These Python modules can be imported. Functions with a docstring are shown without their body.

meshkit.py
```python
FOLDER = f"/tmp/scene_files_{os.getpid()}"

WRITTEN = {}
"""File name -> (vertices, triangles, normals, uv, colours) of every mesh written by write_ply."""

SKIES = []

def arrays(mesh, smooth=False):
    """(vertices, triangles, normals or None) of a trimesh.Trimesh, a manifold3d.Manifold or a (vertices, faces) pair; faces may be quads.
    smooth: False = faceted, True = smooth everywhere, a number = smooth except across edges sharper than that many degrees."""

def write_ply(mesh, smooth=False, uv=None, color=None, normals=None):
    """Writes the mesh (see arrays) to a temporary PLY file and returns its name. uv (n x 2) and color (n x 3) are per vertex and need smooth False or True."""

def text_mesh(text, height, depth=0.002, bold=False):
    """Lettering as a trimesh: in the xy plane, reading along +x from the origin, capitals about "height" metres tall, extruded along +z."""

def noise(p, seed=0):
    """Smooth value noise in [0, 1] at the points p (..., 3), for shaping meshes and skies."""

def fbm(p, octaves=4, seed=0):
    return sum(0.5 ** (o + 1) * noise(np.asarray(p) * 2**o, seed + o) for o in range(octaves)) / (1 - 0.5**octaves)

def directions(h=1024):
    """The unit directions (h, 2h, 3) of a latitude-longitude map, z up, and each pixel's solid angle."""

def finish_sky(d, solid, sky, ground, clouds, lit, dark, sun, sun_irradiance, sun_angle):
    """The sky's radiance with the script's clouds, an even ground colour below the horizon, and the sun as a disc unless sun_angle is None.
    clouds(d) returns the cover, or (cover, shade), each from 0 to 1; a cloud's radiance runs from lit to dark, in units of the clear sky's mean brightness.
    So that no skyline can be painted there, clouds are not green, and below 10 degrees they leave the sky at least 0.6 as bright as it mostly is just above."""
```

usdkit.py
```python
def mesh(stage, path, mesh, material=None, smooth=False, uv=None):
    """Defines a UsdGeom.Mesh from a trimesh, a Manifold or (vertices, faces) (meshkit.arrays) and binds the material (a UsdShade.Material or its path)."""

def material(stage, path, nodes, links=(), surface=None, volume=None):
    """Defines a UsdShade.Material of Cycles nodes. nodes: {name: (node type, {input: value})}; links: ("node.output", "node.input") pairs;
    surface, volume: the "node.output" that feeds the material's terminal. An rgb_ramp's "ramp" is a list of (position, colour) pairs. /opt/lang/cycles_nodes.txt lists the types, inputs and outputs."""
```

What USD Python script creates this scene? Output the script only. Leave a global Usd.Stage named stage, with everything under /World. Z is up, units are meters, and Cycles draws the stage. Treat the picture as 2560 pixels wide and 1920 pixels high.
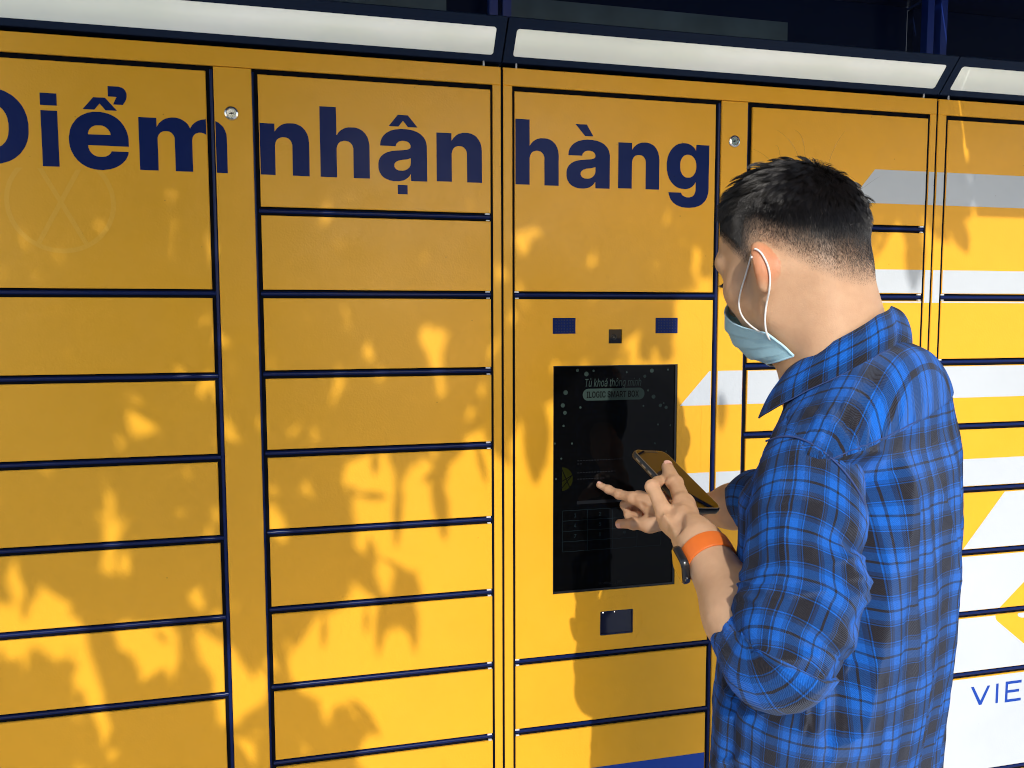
import json, math, random
import numpy as np
import trimesh
import usdkit, meshkit
from pxr import Usd, UsdGeom, UsdLux, UsdShade, Gf, Sdf, Vt
from shapely import Polygon, affinity, union_all
from shapely import box as _sb

stage = Usd.Stage.CreateInMemory()
UsdGeom.SetStageUpAxis(stage, "Z")
stage.SetDefaultPrim(UsdGeom.Xform.Define(stage, "/World").GetPrim())
UsdGeom.Scope.Define(stage, "/World/Looks")
rng = np.random.default_rng(7)
random.seed(7)

EXPOSURE = 0.60
SKY = 0.15
SUNI = 0.50
LAMP = 0.15

# ------------------------------------------------------------------ camera, sky, sun
D = 1.57                                   # metres from the lens to the locker fronts
CAM = np.array([0.0, -D, 1.5])
FPX = 1996.7                               # focal length in pixels of a 2560 wide picture
YAW, PITCH, ROLL = math.radians(13.416), math.radians(-4.590), math.radians(-0.1165)
FW = np.array([math.sin(YAW) * math.cos(PITCH), math.cos(YAW) * math.cos(PITCH), math.sin(PITCH)])
_r = np.array([math.cos(YAW), -math.sin(YAW), 0.0])
_u = np.cross(_r, FW)
RT = math.cos(ROLL) * _r + math.sin(ROLL) * _u
UP = -math.sin(ROLL) * _r + math.cos(ROLL) * _u
cam = UsdGeom.Camera.Define(stage, "/World/camera")
cam.CreateHorizontalApertureAttr(36.0)
cam.CreateVerticalApertureAttr(27.0)
cam.CreateFocalLengthAttr(36.0 * FPX / 2560)
cam.CreateClippingRangeAttr(Gf.Vec2f(0.02, 2000))
cam.CreateExposureAttr(EXPOSURE)
cam.AddTransformOp().Set(Gf.Matrix4d(*RT, 0, *UP, 0, *(-FW), 0, *CAM, 1))

SUN = np.array([-0.115, -1.0, 0.52])        # towards the sun: behind the photographer, a little to the left
SUN /= np.linalg.norm(SUN)
SUN_ELEV, SUN_ROT = math.asin(SUN[2]), math.atan2(SUN[0], SUN[1])


def L(name):
    return "/World/Looks/" + name


dome = UsdLux.DomeLight.Define(stage, "/World/sky")
dome.CreateIntensityAttr(1.0)
dome.GetPrim().SetCustomDataByKey("kind", "structure")
skym = usdkit.material(stage, L("sky"), {
    "s": ("sky_texture", {"sky_type": "single_scattering", "sun_disc": False, "sun_elevation": SUN_ELEV, "sun_rotation": SUN_ROT, "altitude": 20.0, "aerosol_density": 1.25, "ozone_density": 1.6}),
    "b": ("background_shader", {"strength": SKY})}, [("s.color", "b.color")], surface="b.background")
UsdShade.MaterialBindingAPI.Apply(dome.GetPrim()).Bind(skym)
sun = UsdLux.DistantLight.Define(stage, "/World/sun")
sun.CreateNormalizeAttr(True)
sun.CreateIntensityAttr(SUNI)
sun.CreateAngleAttr(0.5)
sun.CreateColorAttr(Gf.Vec3f(1.0, 0.955, 0.89))
_z = SUN
_x = np.cross([0, 0, 1.0], _z); _x /= np.linalg.norm(_x)
_y = np.cross(_z, _x)
sun.AddTransformOp().Set(Gf.Matrix4d(*_x, 0, *_y, 0, *_z, 0, 0, -6, 6, 1))

# ------------------------------------------------------------------ helpers
used = {}


def path_for(parent, name):
    base = "/World" if parent is None else str(parent.GetPath())
    k = used.get((base, name), 0)
    used[(base, name)] = k + 1
    return f"{base}/{name}" + (f"_{k:03d}" if k else "")


def tag(p, label=None, cat=None, group=None, kind=None):
    for k, v in (("label", label), ("category", cat), ("group", group), ("kind", kind)):
        if v:
            p.SetCustomDataByKey(k, v)
    return p


def thing(name, label, cat, loc=(0, 0, 0), group=None):
    x = UsdGeom.Xform.Define(stage, path_for(None, name))
    x.AddTranslateOp().Set(Gf.Vec3d(*map(float, loc)))
    x.GetPrim().SetCustomDataByKey("at", str(tuple(loc)))
    ORIGIN[str(x.GetPath())] = np.array(loc, float)
    return tag(x.GetPrim(), label, cat, group)


ORIGIN = {}


def sbox(x0, x1, z0, z1):
    return _sb(x0, z0, x1, z1)


def origin_of(parent):
    if parent is None:
        return np.zeros(3)
    s = str(parent.GetPath())
    return next((ORIGIN[k] for k in ORIGIN if s == k or s.startswith(k + "/")), np.zeros(3))


def obj(name, mesh, mat, parent=None, smooth=False, uv=None, label=None, cat=None, group=None, kind=None):
    """One Mesh prim; mesh in world metres."""
    if isinstance(mesh, (list,)):
        mesh = trimesh.util.concatenate(mesh)
    o = origin_of(parent)
    if isinstance(mesh, tuple):
        mesh = (np.asarray(mesh[0], float) - o, mesh[1])
    else:
        mesh = mesh.copy(); mesh.apply_translation(-o)
    m = usdkit.mesh(stage, path_for(parent, name), mesh, L(mat), smooth=smooth, uv=uv)
    return tag(m.GetPrim(), label, cat, group, kind)


def ray(px, py):
    return (px - 1280) / FPX * RT - (py - 960) / FPX * UP + FW


def wallpt(px, py, y=0.0):
    """where the ray through a point of the picture meets the locker fronts"""
    d = ray(px, py)
    p = CAM + d * ((y - CAM[1]) / d[1])
    return p[0], p[2]


def at(px, py, depth):
    return CAM + depth * ray(px, py)


def proj(P):
    v = np.asarray(P, float) - CAM
    c = v @ FW
    return np.stack([1280 + FPX * (v @ RT) / c, 960 - FPX * (v @ UP) / c, c], -1)


def quadbox(x0, x1, z0, z1, yf, yb, ch=0.0012):
    """a panel facing -y with its front edges chamfered"""
    v = [(x0 + ch, yf, z0 + ch), (x1 - ch, yf, z0 + ch), (x1 - ch, yf, z1 - ch), (x0 + ch, yf, z1 - ch),
         (x0, yf + ch, z0), (x1, yf + ch, z0), (x1, yf + ch, z1), (x0, yf + ch, z1),
         (x0, yb, z0), (x1, yb, z0), (x1, yb, z1), (x0, yb, z1)]
    f = [(0, 1, 2), (0, 2, 3)]
    for a in (0, 4):
        for i in range(4):
            j = (i + 1) % 4
            f += [(a + i, a + 4 + i, a + 4 + j), (a + i, a + 4 + j, a + j)]
    f += [(8, 10, 9), (8, 11, 10)]
    return trimesh.Trimesh(v, f, process=False)


def bx(x0, x1, y0, y1, z0, z1):
    m = trimesh.creation.box([x1 - x0, y1 - y0, z1 - z0])
    m.apply_translation([(x0 + x1) / 2, (y0 + y1) / 2, (z0 + z1) / 2])
    return m


def cyl(a, b, r, n=12):
    return trimesh.creation.cylinder(r, segment=[a, b], sections=n)


def plate(poly, yf, t):
    """a flat sheet from a polygon in (x, z), its front at y = yf, t thick"""
    out = []
    for g in getattr(poly, "geoms", [poly]):
        if g.geom_type != "Polygon" or g.area < 1e-8:
            continue
        m = trimesh.creation.extrude_polygon(g, t, engine="earcut")
        v = m.vertices
        m = trimesh.Trimesh(np.stack([v[:, 0], yf + t - v[:, 2], v[:, 1]], 1), m.faces[:, ::-1], process=False)
        m.fix_normals()
        out.append(m)
    return trimesh.util.concatenate(out) if out else None


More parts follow.
